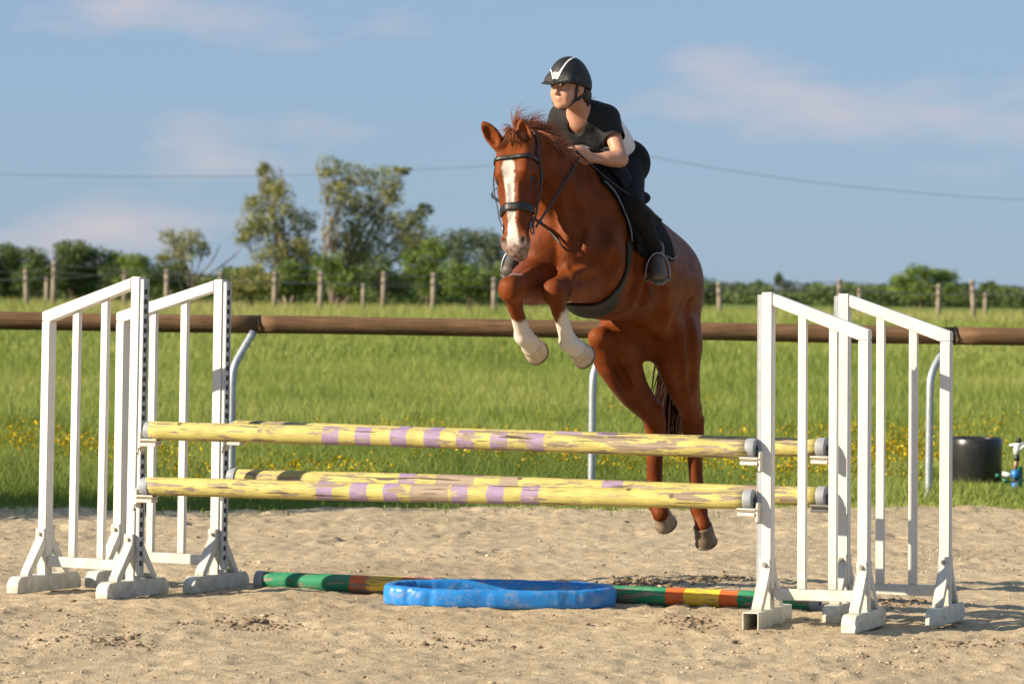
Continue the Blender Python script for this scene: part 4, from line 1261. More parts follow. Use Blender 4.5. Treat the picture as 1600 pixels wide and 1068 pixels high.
def build_horse():
    fd = Field((-.25, 17.95, .15), (1.25, 20.75, 2.45), .0075)
    S, E = fd.seg, fd.ell
    AX = np.array([LT, HD, UP])
    # trunk
    T = [(1040, 470, 20.30), (1030, 446, 20.10), (1003, 428, 19.82), (972, 414, 19.55), (938, 398, 19.30), (904, 374, 19.05), (882, 362, 18.90)]
    R = [(.175, .205), (.228, .238), (.245, .258), (.268, .285), (.252, .325), (.215, .305), (.165, .23)]
    TP = [H(*t) for t in T]
    fd.chain(TP, R, .06, LT)
    # croup crest, loin, withers
    fd.chain([H(1068, 445, 20.35), H(1036, 408, 20.12), H(996, 366, 19.75), H(950, 318, 19.42), H(915, 297, 19.15)],
             [(.09, .09), (.14, .10), (.12, .08), (.09, .08), (.06, .09)], .12, LT)
    # shoulder blades
    for sg in (1, -1):
        a = H(925, 290, 19.2) + LT * sg * .12
        b = H(893, 395, 18.93) + LT * sg * .17
        S(a, b, (.055, .13), (.085, .12), .08, LT)
        E(b, AX, (.085, .10, .10), .07)
    # neck
    N = [(918, 325, 19.12), (890, 303, 18.97), (864, 275, 18.83), (842, 247, 18.74), (830, 232, 18.68)]
    fd.chain([H(*p) for p in N], [(.165, .27), (.125, .215), (.098, .165), (.085, .125), (.075, .095)], .09, LT)
    # breast muscles
    for sg in (1, -1):
        c = H(872, 385, 18.80) + LT * sg * .085
        E(c, AX, (.085, .085, .115), .05)
        E(H(868, 415, 18.80) + LT * sg * .07, AX, (.06, .07, .08), .05)
    S(H(866, 335, 18.72), H(872, 430, 18.74), .012, .014, .03, sub=True)
    # --- head
    a = unit(H(804, 412, 18.28) - H(799, 208, 18.48))
    n0 = np.array([-.27, -.96, .12]); n = unit(n0 - a * n0.dot(a)); s = np.cross(n, a); s = s if s[0] > 0 else -s
    O = H(799, 206, 18.48)
    def h(si, ni, ai): return O + s * si + n * ni + a * ai
    HA = np.array([s, n, a])
    fd.chain([h(0, -.10, .045), h(0, -.09, .12), h(0, -.09, .21), h(0, -.075, .31), h(0, -.06, .41), h(0, -.05, .53)],
             [(.066, .07), (.090, .09), (.099, .092), (.080, .078), (.062, .062), (.056, .054)], .03, s)
    S(h(0, -.11, .03), H(836, 246, 18.74), (.065, .08), (.08, .12), .07, s)
    for q in (1, -1):
        E(h(q * .045, -.185, .21), HA, (.042, .115, .12), .04)          # jowl
        S(h(q * .074, -.070, .165), h(q * .084, -.072, .215), .030, .026, .02)   # brow
        S(h(q * .076, -.080, .27), h(q * .059, -.072, .44), .021, .015, .02)    # facial crest
        E(h(q * .046, -.026, .548), HA, (.028, .034, .042), .02)        # nostril rim
        E(h(q * .096, -.058, .232), HA, (.015, .022, .024), .012, True)  # eye socket
        E(h(q * .050, .004, .562), HA, (.016, .020, .026), .006, True)    # nostril
        S(h(q * .056, -.105, .56), h(q * .046, -.085, .52), .006, .004, .008, sub=True)   # mouth corner
        S(h(q * .03, .004, .27), h(q * .026, .002, .44), .012, .010, .02)    # nasal ridge
        S(h(q * .06, -.03, .12), h(q * .055, -.012, .20), .03, .03, .03)     # temple
    S(h(0, -.20, .25), h(0, -.105, .54), (.05, .05), (.038, .034), .04, s)
    E(h(0, -.052, .575), HA, (.058, .056, .054), .03)
    E(h(0, -.105, .595), HA, (.038, .036, .034), .02)
    S(h(-.05, -.075, .615), h(.05, -.075, .615), .005, .005, .01, sub=True)
    # ears
    for q, base, tip in ((-1, H(781, 228, 18.50), H(756, 194, 18.50)), (1, H(823, 230, 18.50), H(815, 190, 18.52))):
        ax = unit(tip - base); fr = unit(n + (s * -.25 if q < 0 else s * .5)); fr = unit(fr - ax * fr.dot(ax)); sd = np.cross(fr, ax)
        mid = base * .52 + tip * .48
        ln = np.linalg.norm(tip - base)
        E(mid, np.array([sd, fr, ax]), (.038, .030, ln * .58), .012)
        E(tip - ax * .02, np.array([sd, fr, ax]), (.014, .012, .035), .02)
        S(base, mid, .034, .03, .02)
        E(mid + fr * .022 + ax * .005, np.array([sd, fr, ax]), (.024, .026, ln * .42), .008, True)
    # --- forelegs: elbow, knee, fetlock
    def foreleg(el, kn, ft, sgn, hf):
        S(el, kn, (.105, .115), (.058, .060), .05)
        m = el * .65 + kn * .35
        E(m + UP * .01, AX, (.085, .11, .085), .05)
        fwd = unit(kn - el)
        E(kn + fwd * .002, AX, (.048, .046, .060), .02)
        S(kn + fwd * .030 + UP * .03 + LT * .018, kn + fwd * .026 - UP * .03 + LT * .018, .014, .016, .02)
        S(kn + fwd * .030 + UP * .03 - LT * .018, kn + fwd * .026 - UP * .03 - LT * .018, .014, .016, .02)
        E(kn + fwd * .028 + UP * .012, AX, (.030, .022, .034), .02)
        dn = unit(ft - kn)
        S(kn + dn * .03, kn * .62 + ft * .38, (.046, .05), (.034, .039), .02)
        S(kn * .62 + ft * .38, ft, (.033, .038), (.040, .044), .02)
        back = unit(HD * -1 + dn * .2)
        S(kn * .7 + ft * .3 + back * .022, ft + back * .028, .014, .022, .015)
        E(ft, AX, (.044, .047, .046), .015)
        S(ft, hf, .040, .052, .02)
    KL = (H(930, 434, 19.02), H(865, 456, 18.50), H(888, 534, 18.68), H(905, 547, 18.76))
    KR = (H(846, 436, 18.92), H(797, 451, 18.38), H(818, 524, 18.58), H(832, 541, 18.67))
    foreleg(*KL[:3], 1, KL[3]); foreleg(*KR[:3], -1, KR[3])
    S(H(905, 385, 18.93), H(932, 432, 19.02), .125, .11, .06)      # triceps to elbow
    E(H(925, 412, 18.97) + LT * .09, AX, (.07, .12, .11), .04)
    S(H(932, 408, 18.95) + LT * .07, H(888, 432, 18.62) + LT * .02, .04, .025, .03)   # extensor ridge
    S(H(850, 395, 18.88) , H(846, 438, 18.90), .11, .10, .06)
    E(H(832, 452, 18.78), AX, (.075, .13, .075), .04)               # right forearm belly
    # --- hind legs
    fd.chain([H(1042, 475, 20.20), H(1056, 535, 20.06), H(1066, 590, 20.16), H(1079, 640, 20.33)],
         [(.165, .24), (.130, .20), (.088, .13), (.054, .070)], .05, LT)
    fd.chain([H(1079, 638, 20.33), H(1081, 668, 20.38), H(1085, 705, 20.38), H(1089, 765, 20.36), H(1092, 794, 20.36)],
         [(.056, .068), (.053, .068), (.040, .050), (.036, .042), (.046, .050)], .02, LT)
    S(H(1088, 652, 20.44), H(1086, 690, 20.41), .022, .026, .03)       # point of hock
    S(H(1093, 655, 20.36), H(1092, 685, 20.37), .022, .024, .03)
    S(H(1092, 796, 20.36), H(1099, 822, 20.33), .036, .044, .02)
    fd.chain([H(1000, 480, 20.12), H(968, 545, 19.86), H(984, 600, 20.00), H(1016, 642, 20.22)],
         [(.15, .22), (.122, .16), (.086, .105), (.058, .068)], .05, LT)
    S(H(936, 528, 19.72), H(950, 562, 19.83), .06, .065, .06)             # stifle
    fd.chain([H(1018, 640, 20.22), H(1024, 666, 20.30), H(1023, 700, 20.32), H(1023, 760, 20.32), H(1025, 784, 20.32)],
         [(.058, .068), (.054, .068), (.045, .052), (.041, .044), (.048, .050)], .02, LT)
    S(H(1030, 652, 20.37), H(1028, 690, 20.37), .024, .026, .03)
    S(H(1025, 786, 20.32), H(1032, 802, 20.27), .040, .046, .02)
    # flank fold and sheath
    S(H(985, 505, 19.85), H(1010, 530, 20.0), .09, .10, .06)
    S(H(1000, 495, 19.75) + LT * .10, H(1040, 520, 19.98) + LT * .06, .07, .08, .10)
    # muscle lines and veins laid on the finished form
    for path, r, k, sub in (([(893, 305), (904, 345), (902, 392)], .012, .05, True), ([(966, 392), (950, 428), (905, 441)], .011, .035, True), ([(1078, 470), (1082, 540), (1083, 605)], .012, .05, True),
                            ([(1022, 430), (1036, 470), (1030, 512)], .012, .06, True), ([(852, 292), (868, 335)], .010, .04, True), ([(958, 560), (985, 612)], .010, .04, True), ([(1052, 500), (1058, 560), (1070, 620)], .009, .04, True),
                            ([(1000, 400), (985, 470)], .008, .05, True), ([(1014, 400), (1004, 475)], .008, .05, True), ([(952, 330), (940, 380)], .010, .06, True),
                            ([(925, 345), (915, 378), (918, 400)], .006, .014, False), ([(948, 455), (915, 470), (885, 468)], .005, .012, False), ([(1058, 555), (1066, 590), (1078, 625)], .005, .012, False), ([(985, 590), (1008, 625)], .005, .012, False),
                            ([(885, 415), (893, 440), (890, 462)], .006, .014, False), ([(832, 420), (815, 432)], .006, .014, False), ([(1022, 462), (990, 488), (950, 497)], .006, .014, False)):
        q = [hit(fd, *c) for c in path]
        q = [c for c in q if c is not None]
        if len(q) < 2: continue
        q = spline(q, 4 * len(q)) + np.array([.15, -.95, 0]) * (.006 if sub else -.001)
        for i in range(len(q) - 1): S(q[i], q[i + 1], r, r, k, sub=sub)
    # groove between shoulder and neck
    S(H(905, 320, 18.88) + LT * .16, H(880, 370, 18.75) + LT * .13, .012, .012, .04, sub=True)
    def soft(p):      # big muscles are evened out, the head and lower limbs keep their detail
        d = (p - O) @ HA.T
        return sstep(18.55, 18.85, p[:, 1]) * sstep(1.02, 1.2, p[:, 2]) * sstep(.03, .12, np.linalg.norm(p - (O + a * .28 - n * .08), axis=1) - .30)
    p, f = fd.mesh(3, soft, 8)
    # ---- markings
    q = (p - O) @ HA.T      # s, n, a
    nzv = vnoise(p[:, 0] * 60, p[:, 2] * 60, 3) * .004 + vnoise(p[:, 0] * 150, p[:, 2] * 150, 4) * .003
    cen = -.018 + .012 * sstep(.1, .5, q[:, 2])
    wid = .026 - .010 * sstep(.22, .36, q[:, 2]) + .012 * sstep(.42, .56, q[:, 2])
    wid = wid * sstep(.115, .165, q[:, 2])
    bl = sstep(.006, -.004, np.abs(q[:, 0] - cen) - wid + nzv) * (q[:, 2] > .1) * (q[:, 2] < .58) * (q[:, 1] > -.11) * (q[:, 2] + .2 * q[:, 0] > .12)
    near = np.linalg.norm(p - (O + a * .3), axis=1) < .45
    bl = bl * near
    grey = sstep(.52, .60, q[:, 2] + nzv * 4) * near * (q[:, 2] < .68) * (np.abs(q[:, 0]) < .085) * sstep(-.2, -.16, q[:, 1])
    white = bl.copy()
    for (el, kn, ft, hf) in (KL, KR):
        dn = unit(ft - kn); ln = np.linalg.norm(ft - kn)
        t = (p - kn) @ dn / ln
        on = (np.linalg.norm(p - (kn + (ft - kn) * np.clip(t, 0, 1.35)[:, None]), axis=1) < .085) & (p[:, 1] < 18.95) & (t > .3)
        sp = .20 * sstep(-.02, .03, (p - (kn + (ft - kn) * np.clip(t, 0, 1)[:, None])) @ LT) * (1 if el is KL[0] else -.4)
        white = np.maximum(white, on * sstep(.50, .60, t + sp + nzv * 5))
    dark = np.zeros(len(p))
    for q_ in (1, -1):
        dark = np.maximum(dark, sstep(.030, .016, np.linalg.norm((p - h(q_ * .050, .0, .562)) * 1.0, axis=1)))
    dark = np.maximum(dark, .5 * sstep(.07, .0, np.linalg.norm(p - H(985, 540, 19.85), axis=1) - .05))
    me = mesh_np('body', p, f)
    o = link('body', me, MAT['coat'], horse, True)
    o.parent = horse; o.matrix_parent_inverse = Matrix.Translation(-horse.location)
    set_attr(me, 'white', white); set_attr(me, 'grey', grey); set_attr(me, 'dark', dark)
    return dict(fd=fd, p=p, f=f, h=h, HA=HA, O=O, s=s, n=n, a=a, KL=KL, KR=KR, TP=TP)
HI = build_horse()
HF = HI['fd']

def march(fld, c, d, r1=.6):
    r = np.arange(.0, r1, .003)
    v = fld.sample(np.asarray(c) + r[:, None] * np.asarray(d))
    ins = np.where(v < 0)[0]
    i0 = ins[0] if len(ins) else 0
    out = np.where(v[i0:] >= 0)[0]
    return np.asarray(c) + np.asarray(d) * r[i0 + (out[0] if len(out) else 0)]

def part(name, me, mat, parent, smooth=True):
    return keep_world(link(name, me, mat, None, smooth), parent)

def subpart(name, me, mat, par, smooth=True):
    o = link(name, me, mat, par, smooth)      # par carries its vertices in world space already
    return o

# ---- materials
MAT['hoof'] = simple('hoof_horn', (.17, .125, .085), .55, .25, 40, .2)
MAT['hoof_pale'] = simple('hoof_horn_pale', (.46, .38, .28), .5, .2, 40, .2)
MAT['hoof_tan'] = simple('hoof_horn_tan', (.30, .23, .16), .5, .25, 40, .2)
MAT['shoe'] = simple('worn_iron', (.12, .10, .085), .45, .3, 60, .2, metal=.7)
MAT['eye'] = simple('eye', (.012, .007, .005), .06, .2, 20, 0)
MAT['mane'] = simple('mane_hair', (.27, .085, .028), .55, .35, 25, .15)
MAT['tail'] = simple('tail_hair', (.028, .011, .006), .8, .4, 25, .15, spec=.1)
MAT['leather'] = simple('black_leather', (.007, .0065, .0065), .45, .3, 90, .25)
MAT['leather_soft'] = simple('black_saddle_leather', (.0045, .004, .0045), .7, .3, 60, .2, spec=.12)
MAT['girth'] = simple('girth_leather', (.008, .0085, .0095), .75, .3, 70, .25, dirt=((.05, .045, .04), 25, .55, .75))
MAT['pad'] = simple('quilted_pad_cloth', (.004, .004, .0055), .9, .25, 120, .3, spec=.2)
MAT['piping'] = simple('white_piping', (.16, .165, .18), .7, .1, 50, .1)
MAT['steel'] = simple('bright_steel', (.20, .20, .21), .4, .2, 40, .05, metal=1.0)

HORN_AX = HI['HA']
# ---- hooves
def hoof(cor, axis, fwd, r0, r1, ht, mat, shoe=True):
    ax = unit(axis); fw = unit(np.asarray(fwd) - ax * np.dot(fwd, ax)); sd = np.cross(ax, fw)
    n = 28
    V, Fc = [], []
    prof = [(0.0, r0 * .90, 0), (.04, r0 * 1.05, 0), (.12, r0 * 1.03, .0), (.55, r0 * .5 + r1 * .5, .2), (.97, r1, .36), (1.0, r1 * .97, .36)]
    for (t, r, sh) in prof:
        for k in range(n):
            a = 2 * math.pi * k / n
            c, s_ = math.cos(a), math.sin(a)
            rr = r * (1 - .10 * max(0, -c))
            tt = t * (1.0 - .22 * max(0, -c))
            V.append(cor + ax * ht * tt + fw * (rr * c + sh * r1 * .5) + sd * rr * s_ * .94)
    m = len(prof)
    for i in range(m - 1):
        for k in range(n):
            Fc.append((i * n + k, i * n + (k + 1) % n, (i + 1) * n + (k + 1) % n, (i + 1) * n + k))
    # concave sole with frog
    base = (m - 1) * n
    ring = len(V)
    cen = np.mean([V[base + k] for k in range(n)], 0)
    for k in range(n):
        V.append(V[base + k] * .78 + cen * .22 - ax * .010)
    for k in range(n):
        Fc.append((base + k, base + (k + 1) % n, ring + (k + 1) % n, ring + k))
    V.append(cen - ax * .006)
    for k in range(n):
        Fc.append((ring + k, ring + (k + 1) % n, len(V) - 1))
    o = part('hoof', py_mesh('hoof', (V, Fc)), mat, horse)
    if shoe:
        pts = []
        for k in range(n):
            a = 2 * math.pi * k / n
            if abs(a - math.pi) < .45: continue
            pts.append((a, V[base + k] * .93 + cen * .07 + ax * .004))
        pts = [p for a, p in sorted(pts, key=lambda q: (q[0] - math.pi) % (2 * math.pi))]
        subpart('horseshoe', py_mesh('horseshoe', tube(pts, .009, 6, flat=(ax, 1.1))), MAT['shoe'], o)
    return o
KL, KR = HI['KL'], HI['KR']
hoof(W(900, 543, 18.74), W(921, 557, 18.84) - W(897, 541, 18.73), W(888, 575, 18.70) - W(900, 545, 18.74), .053, .064, .085, MAT['hoof_pale'])
hoof(W(829, 537, 18.65), W(849, 553, 18.77) - W(826, 534, 18.63), W(812, 575, 18.60) - W(829, 540, 18.65), .053, .064, .085, MAT['hoof_pale'])
hoof(W(1098, 820, 20.33), W(1104, 850, 20.40) - W(1097, 818, 20.33), W(1102, 870, 20.1) - W(1098, 820, 20.33), .052, .062, .105, MAT['hoof'])
hoof(W(1031, 798, 20.28), W(1042, 818, 20.36) - W(1029, 794, 20.28), W(1020, 830, 20.0) - W(1031, 798, 20.28), .052, .062, .095, MAT['hoof_tan'])

# ---- eyes
h = HI['h']
for q in (1, -1):
    me = py_mesh('eye', lathe([(.0005, -.021), (.010, -.0185), (.017, -.0125), (.0208, -.004), (.0212, .003), (.018, .0115), (.0115, .018), (.0005, .0212)], 16))
    e_ = link('eye', me, MAT['eye'], None, True)
    e_.location = h(q * .0755, -.058, .232)
    e_.parent = horse; e_.matrix_parent_inverse = Matrix.Translation(-horse.location)

# ---- hair
def strands(roots, dirs, lens, rad, bend, seed, n=6, sides=4, wob=.02):
    rg = np.random.default_rng(seed)
    vf = []
    for r, d, ln in zip(roots, dirs, lens):
        p = np.array(r, float); d = unit(d)
        pts = [p.copy()]; w = rg.normal(0, wob, 3)
        for i in range(n):
            d = unit(d + np.asarray(bend) * (i + 1) / n + w * (1 if i % 2 else -.6) + rg.normal(0, wob, 3))
            p = p + d * ln / n
            pts.append(p.copy())
        rr = rad * rg.uniform(.6, 1.4)
        rads = [rr * .8] + [rr * (1.0 - .9 * (i / n) ** 1.4) for i in range(1, n + 1)]
        vf.append(tube(pts, rads, sides, cap=True))
    return vf
crest = [W(808, 203, 18.64), W(826, 206, 18.70), W(842, 214, 18.72), W(860, 230, 18.80), W(878, 245, 18.92), W(893, 256, 19.02)]
cr = spline(crest, 240)
rg = np.random.default_rng(5)
roots, dirs, lens = [], [], []
for i in range(52):
    t = ((i + rg.random()) / 52) ** 1.15
    p0 = cr[int(min(t, .999) * 239)]
    lift = rg.random() ** .8
    up_ = .95 - .70 * t
    d0 = np.array([.62 + .20 * rg.normal() - .95 * (1 - t) ** 2 * lift, .50 + .15 * rg.normal(), up_ * (.12 + .85 * lift) + .08 * rg.normal()])
    l0 = rg.uniform(.10, .20) * (1.05 - .3 * t)
    for j in range(36):
        roots.append(p0 + rg.normal(0, .009, 3)); dirs.append(unit(d0) + rg.normal(0, .13, 3)); lens.append(l0 * rg.uniform(.55, 1.1))
vf = strands(roots, dirs, lens, .0017, (.34, .12, -.16), 6, 7, 3, .035)
part('mane', py_mesh('mane', *vf), MAT['mane'], horse)
# mane lying on the far and near side of the neck
roots, dirs, lens = [], [], []
for i in range(420):
    t = rg.random()
    p = cr[int((.15 + .85 * t) * 239)] + rg.normal(0, .008, 3)
    roots.append(p); dirs.append(np.array([.55, -.25, -.25 + .35 * rg.random()])); lens.append(rg.uniform(.08, .16))
part('mane', py_mesh('mane', *strands(roots, dirs, lens, .0027, (.10, -.02, -.35), 8, 6, 4, .05)), MAT['mane'], horse)
roots, dirs, lens = [], [], []
for i in range(9):
    p0 = W(rg.uniform(790, 806), rg.uniform(202, 214), 18.49); d0 = np.array([rg.normal(-.1, .5), -.6, rg.normal(.05, .45)]); l0 = rg.uniform(.05, .09)
    for j in range(22):
        roots.append(p0 + rg.normal(0, .006, 3)); dirs.append(d0 + rg.normal(0, .14, 3)); lens.append(l0 * rg.uniform(.6, 1.1))
part('forelock', py_mesh('forelock', *strands(roots, dirs, lens, .0013, (.02, .10, -.40), 9, 7, 3, .03)), MAT['mane'], horse)
# tail
roots, dirs, lens = [], [], []
for i in range(700):
    roots.append(W(1058, 470, 20.55) + rg.normal(0, .018, 3)); dirs.append(np.array([-.03 + rg.normal(0, .05), .35 + rg.normal(0, .08), -.9])); lens.append(rg.uniform(.55, .86))
part('tail', py_mesh('tail', *strands(roots, dirs, lens, .0075, (-.03, -.06, -.25), 10, 10, 4, .03)), MAT['tail'], horse)
dock = spline([W(1055, 425, 20.40), W(1058, 445, 20.50), W(1058, 480, 20.57), W(1054, 540, 20.60), W(1051, 640, 20.60)], 14)
part('dock', py_mesh('dock', tube(dock, np.concatenate([np.linspace(.05, .040, 9), np.linspace(.038, .012, 5)]), 10)), MAT['tail'], horse)

# ------------------------------------------------------------------ tack
hs, hn, ha = HI['s'], HI['n'], HI['a']
bridle = empty('bridle', h(0, 0, .38))
tag(bridle, 'black leather bridle with wide noseband and reins on the chestnut head', 'bridle')
def head_ring(a0, a1, ang0, ang1, n, off, nc=-.085, tilt=0.0):
    """band following the head's surface; angle 0 = left side of the picture's right, 90 = face"""
    out, nor = [], []
    for k in range(n):
        g = math.radians(ang0 + (ang1 - ang0) * k / (n - 1))
        d = hs * math.cos(g) + hn * math.sin(g)
        c = h(0, nc, a0 + (a1 - a0) * k / (n - 1) + tilt * math.cos(g))
        out.append(march(HF, c, d) + d * off); nor.append(d)
    return out, nor
def band(name, pts, nor, half, thick, mat, parent, close=False, sub=None):
    """flat strap along pts: half width across, thickness along the normals"""
    V, Fc = [], []
    m = len(pts); P_ = np.array(pts); N_ = np.array([unit(q) for q in nor])
    # smooth the run a little
    for _ in range(2):
        Q = P_.copy()
        for i in range(0 if close else 1, m if close else m - 1):
            Q[i] = P_[i] * .5 + .25 * (P_[i - 1] + P_[(i + 1) % m])
        P_ = Q
    for i in range(m):
        t = unit(P_[(i + 1) % m] - P_[i - 1]) if close else unit(P_[min(i + 1, m - 1)] - P_[max(i - 1, 0)])
        w = unit(np.cross(t, N_[i]))
        for (x, y) in ((-1, 0), (-.9, 1), (-.4, 1.25), (.4, 1.25), (.9, 1), (1, 0)):
            V.append(P_[i] + w * half * x + N_[i] * thick * y)
    for i in range(m if close else m - 1):
        j = (i + 1) % m
        for k in range(6):
            Fc.append((i * 6 + k, i * 6 + (k + 1) % 6, j * 6 + (k + 1) % 6, j * 6 + k))
    if not close:
        Fc.append(tuple(range(6))[::-1]); Fc.append(tuple((m - 1) * 6 + k for k in range(6)))
    me = py_mesh(name, (V, Fc))
    return subpart(name, me, mat, sub) if sub else part(name, me, mat, parent)
p_, n_ = head_ring(.385, .385, 0, 360 - 7.5, 48, .003, nc=-.10)
nb = band('noseband', p_, n_, .021, .0055, MAT['leather'], bridle, True)
p_, n_ = head_ring(.345, .345, 20, 160, 24, .004)
p_, n_ = head_ring(.132, .132, -8, 188, 40, .004, nc=-.10)
band('browband', p_, n_, .010, .006, MAT['leather'], bridle)
for q in (1, -1):
    pts, nor = [], []
    for k in range(22):
        t = k / 21
        a_ = .06 + .42 * t
        ncv = -.115 + .03 * t
        d = unit(hs * q + hn * .12)
        pp = march(HF, h(0, ncv, a_), d) + d * (.006 + .010 * math.sin(t * math.pi))
        pts.append(pp); nor.append(d)
    band('cheekpiece', pts, nor, .009, .004, MAT['leather'], bridle)
    p2 = [march(HF, h(0, -.14 - .05 * k / 9, .06 + .22 * k / 9), unit(hs * q + hn * .02)) + hs * q * .006 for k in range(10)]
    band('throat_latch', p2, [hs * q] * 10, .006, .003, MAT['leather'], bridle)
    bc = march(HF, h(0, -.085, .47), hs * q) + hs * q * .012
    ring = [bc + (hn * math.cos(a) + ha * math.sin(a)) * .032 for a in np.linspace(0, 2 * math.pi, 20, endpoint=False)]
    part('bit_ring', py_mesh('bit_ring', tube(ring, .0045, 6, close=True)), MAT['steel'], bridle)
# crown strap over the poll, behind the ears
p_ = [march(HF, h(0, -.10, .06), unit(hs * math.cos(g) - ha * math.sin(g) - hn * .45)) + unit(hs * math.cos(g) - ha * math.sin(g)) * .004 for g in np.linspace(-.1, math.pi + .1, 20)]
band('crownpiece', p_, [unit(hs * math.cos(g) - ha * math.sin(g)) for g in np.linspace(-.1, math.pi + .1, 20)], .011, .004, MAT['leather'], bridle)

HAND_L = W(902, 246, 18.88); HAND_R = W(886, 243, 19.12)
bl_ = march(HF, h(0, -.085, .47), hs) + hs * .03
def on_neck(px, py, off=.006):
    p = hit(HF, px, py)
    return p + unit(np.array([.3, -.9, .1])) * off
rein_l = [bl_] + [on_neck(x, y, .022) for x, y in ((849, 333), (857, 322), (866, 309), (875, 296), (883, 283), (890, 270))] + [HAND_L]
rn = spline([bl_, bl_ * .5 + HAND_L * .5 + np.array([.0, .0, -.015]), HAND_L], 40)
def push_out(pts, d, gap=.010):
    out = []
    for p in pts:
        p = np.array(p)
        for _ in range(120):
            if HF.sample(p[None])[0] > gap: break
            p = p + d * .004
        out.append(p)
    return np.array(out)
rn = push_out(rn, unit((.55, -.83, .0)))
band('rein', list(rn), [unit((.45, -.85, .25))] * 40, .006, .0022, MAT['leather'], bridle)
br_ = march(HF, h(0, -.085, .47), -hs) - hs * .02
rn = spline([br_, br_ + np.array([.02, .25, .12]), W(830, 300, 18.98) - LT * .22, W(862, 262, 19.12) - LT * .06, HAND_R], 26)
band('rein', list(rn), [unit((-.7, -.6, .3))] * 26, .008, .0025, MAT['leather'], bridle)
# martingale strap crossing the breast
m_ = [hit(HF, x, y) for x, y in ((845, 345), (852, 352), (862, 364), (872, 376), (884, 390))]
band('martingale_strap', [p + np.array([0, -.006, 0]) for p in m_], [unit((-.1, -1, .1))] * 5, .006, .003, MAT['leather'], bridle)

# pieces laid over the horse's skin
HP, HFc = HI['p'], HI['f']
def vnormals(p, f):
    fn = np.cross(p[f[:, 2]] - p[f[:, 0]], p[f[:, 3]] - p[f[:, 1]])
    n = np.zeros_like(p)
    for a in range(4):
        for d in range(3): n[:, d] += np.bincount(f[:, a], fn[:, d], len(p))
    return n / (np.linalg.norm(n, axis=1, keepdims=True) + 1e-12)
HN = vnormals(HP, HFc)
E1 = unit(HI['TP'][5] - HI['TP'][2]); E3 = unit(np.cross(E1, LT)); E3 = E3 if E3[2] > 0 else -E3
C0 = HI['TP'][4]
HU = (HP - C0) @ E1; HL = (HP - C0) @ LT; HWv = (HP - C0) @ E3
def uvw(px, py):
    p = hit(HF, px, py); q = p - C0
    return q @ E1, q @ LT, q @ E3
def shell(name, mask, off, thick, mat, parent, sm=4):
    f = HFc[mask[HFc].all(1)]
    used = np.unique(f); re = np.full(len(HP), -1, np.int32); re[used] = np.arange(len(used))
    p = HP[used] + HN[used] * off; f = re[f]
    # even out the cut edge and the surface
    for _ in range(sm):
        s_ = np.zeros_like(p); n = np.zeros(len(p))
        for a in range(4):
            i, j = f[:, a], f[:, (a + 1) % 4]
            for d in range(3): s_[:, d] += np.bincount(i, p[j, d], len(p)) + np.bincount(j, p[i, d], len(p))
            n += np.bincount(i, minlength=len(p)) + np.bincount(j, minlength=len(p))
        p = p * .5 + .5 * s_ / n[:, None]
    me = mesh_np(name, p, f)
    o = link(name, me, mat, None, True)
    md = o.modifiers.new('thickness', 'SOLIDIFY'); md.thickness = thick; md.offset = 1
    if parent is not None: keep_world(o, parent)
    return o

saddle_pad = shell('saddle_pad', (HWv > .03 + .02 * np.sin(HU * 9)) & (HU > -.30) & (HU < .205 + .72 * HWv) & (HU < .40), .006, .010, MAT['pad'], None)
tag(saddle_pad, 'black quilted saddle pad with white piping under the rider', 'saddle pad')
def skin_line(pix, off, n):
    q = []
    for x, y in pix:
        p = hit(HF, x, y)
        if p is None: continue
        i = np.argmin(((HP - p) ** 2).sum(1))
        q.append(HP[i] + HN[i] * off)
    return spline(q, n)
def wpart(name, me, mat, parent):
    """part of a thing whose origin is the world's"""
    return link(name, me, mat, parent, True)
wpart('piping', py_mesh('piping', tube(skin_line([(941, 286), (953, 301), (964, 320), (972, 338), (978, 358), (980, 378)], .026, 30), .0034, 6)), MAT['piping'], saddle_pad)
wpart('piping', py_mesh('piping', tube(skin_line([(1034, 399), (1042, 404), (1049, 402), (1053, 393), (1050, 380), (1046, 372)], .026, 30), .004, 6)), MAT['piping'], saddle_pad)

saddle = empty('saddle', C0 + E3 * .33)
tag(saddle, 'black leather jumping saddle strapped on the horse with stirrups', 'saddle')
fl = shell('flap', (HWv > -.02) & (HU > -.02) & (HU < .17 + .50 * HWv) & (HL > 0), .022, .012, MAT['leather_soft'], saddle, 6)
fr_ = shell('flap', (HWv > -.02) & (HU > -.02) & (HU < .17 + .50 * HWv) & (HL < 0), .022, .012, MAT['leather_soft'], saddle, 6)
gt = shell('girth', (HWv < .03) & (HWv > -.45) & (HU < .265) & (HU > .165 - .115 * sstep(-.18, -.29, HWv)) & (np.abs(HL) < .33), .004, .012, MAT['girth'], saddle, 6)
# seat: pommel, dip and cantle
sf = Field(C0 + np.array([-.6, -.5, -.1]), C0 + np.array([.6, .7, .75]), .008)
def sd(u, l, w): return C0 + E1 * u + LT * l + E3 * w
sf.chain([sd(.26, 0, .335), sd(.14, 0, .305), sd(-.04, 0, .29), sd(-.20, 0, .335), sd(-.25, 0, .37)], [(.06, .05), (.09, .05), (.14, .05), (.16, .05), (.13, .025)], .04, LT)
for q in (1, -1):
    sf.seg(sd(.30, q * .07, .31), sd(.27, q * .20, .14), (.03, .045), (.03, .04), .03, LT)
    sf.seg(sd(.26, q * .21, .16), sd(.20, q * .285, .03), .028, .024, .02)
me_p, me_f = sf.mesh(3)
part('seat', mesh_np('seat', me_p, me_f), MAT['leather_soft'], saddle)
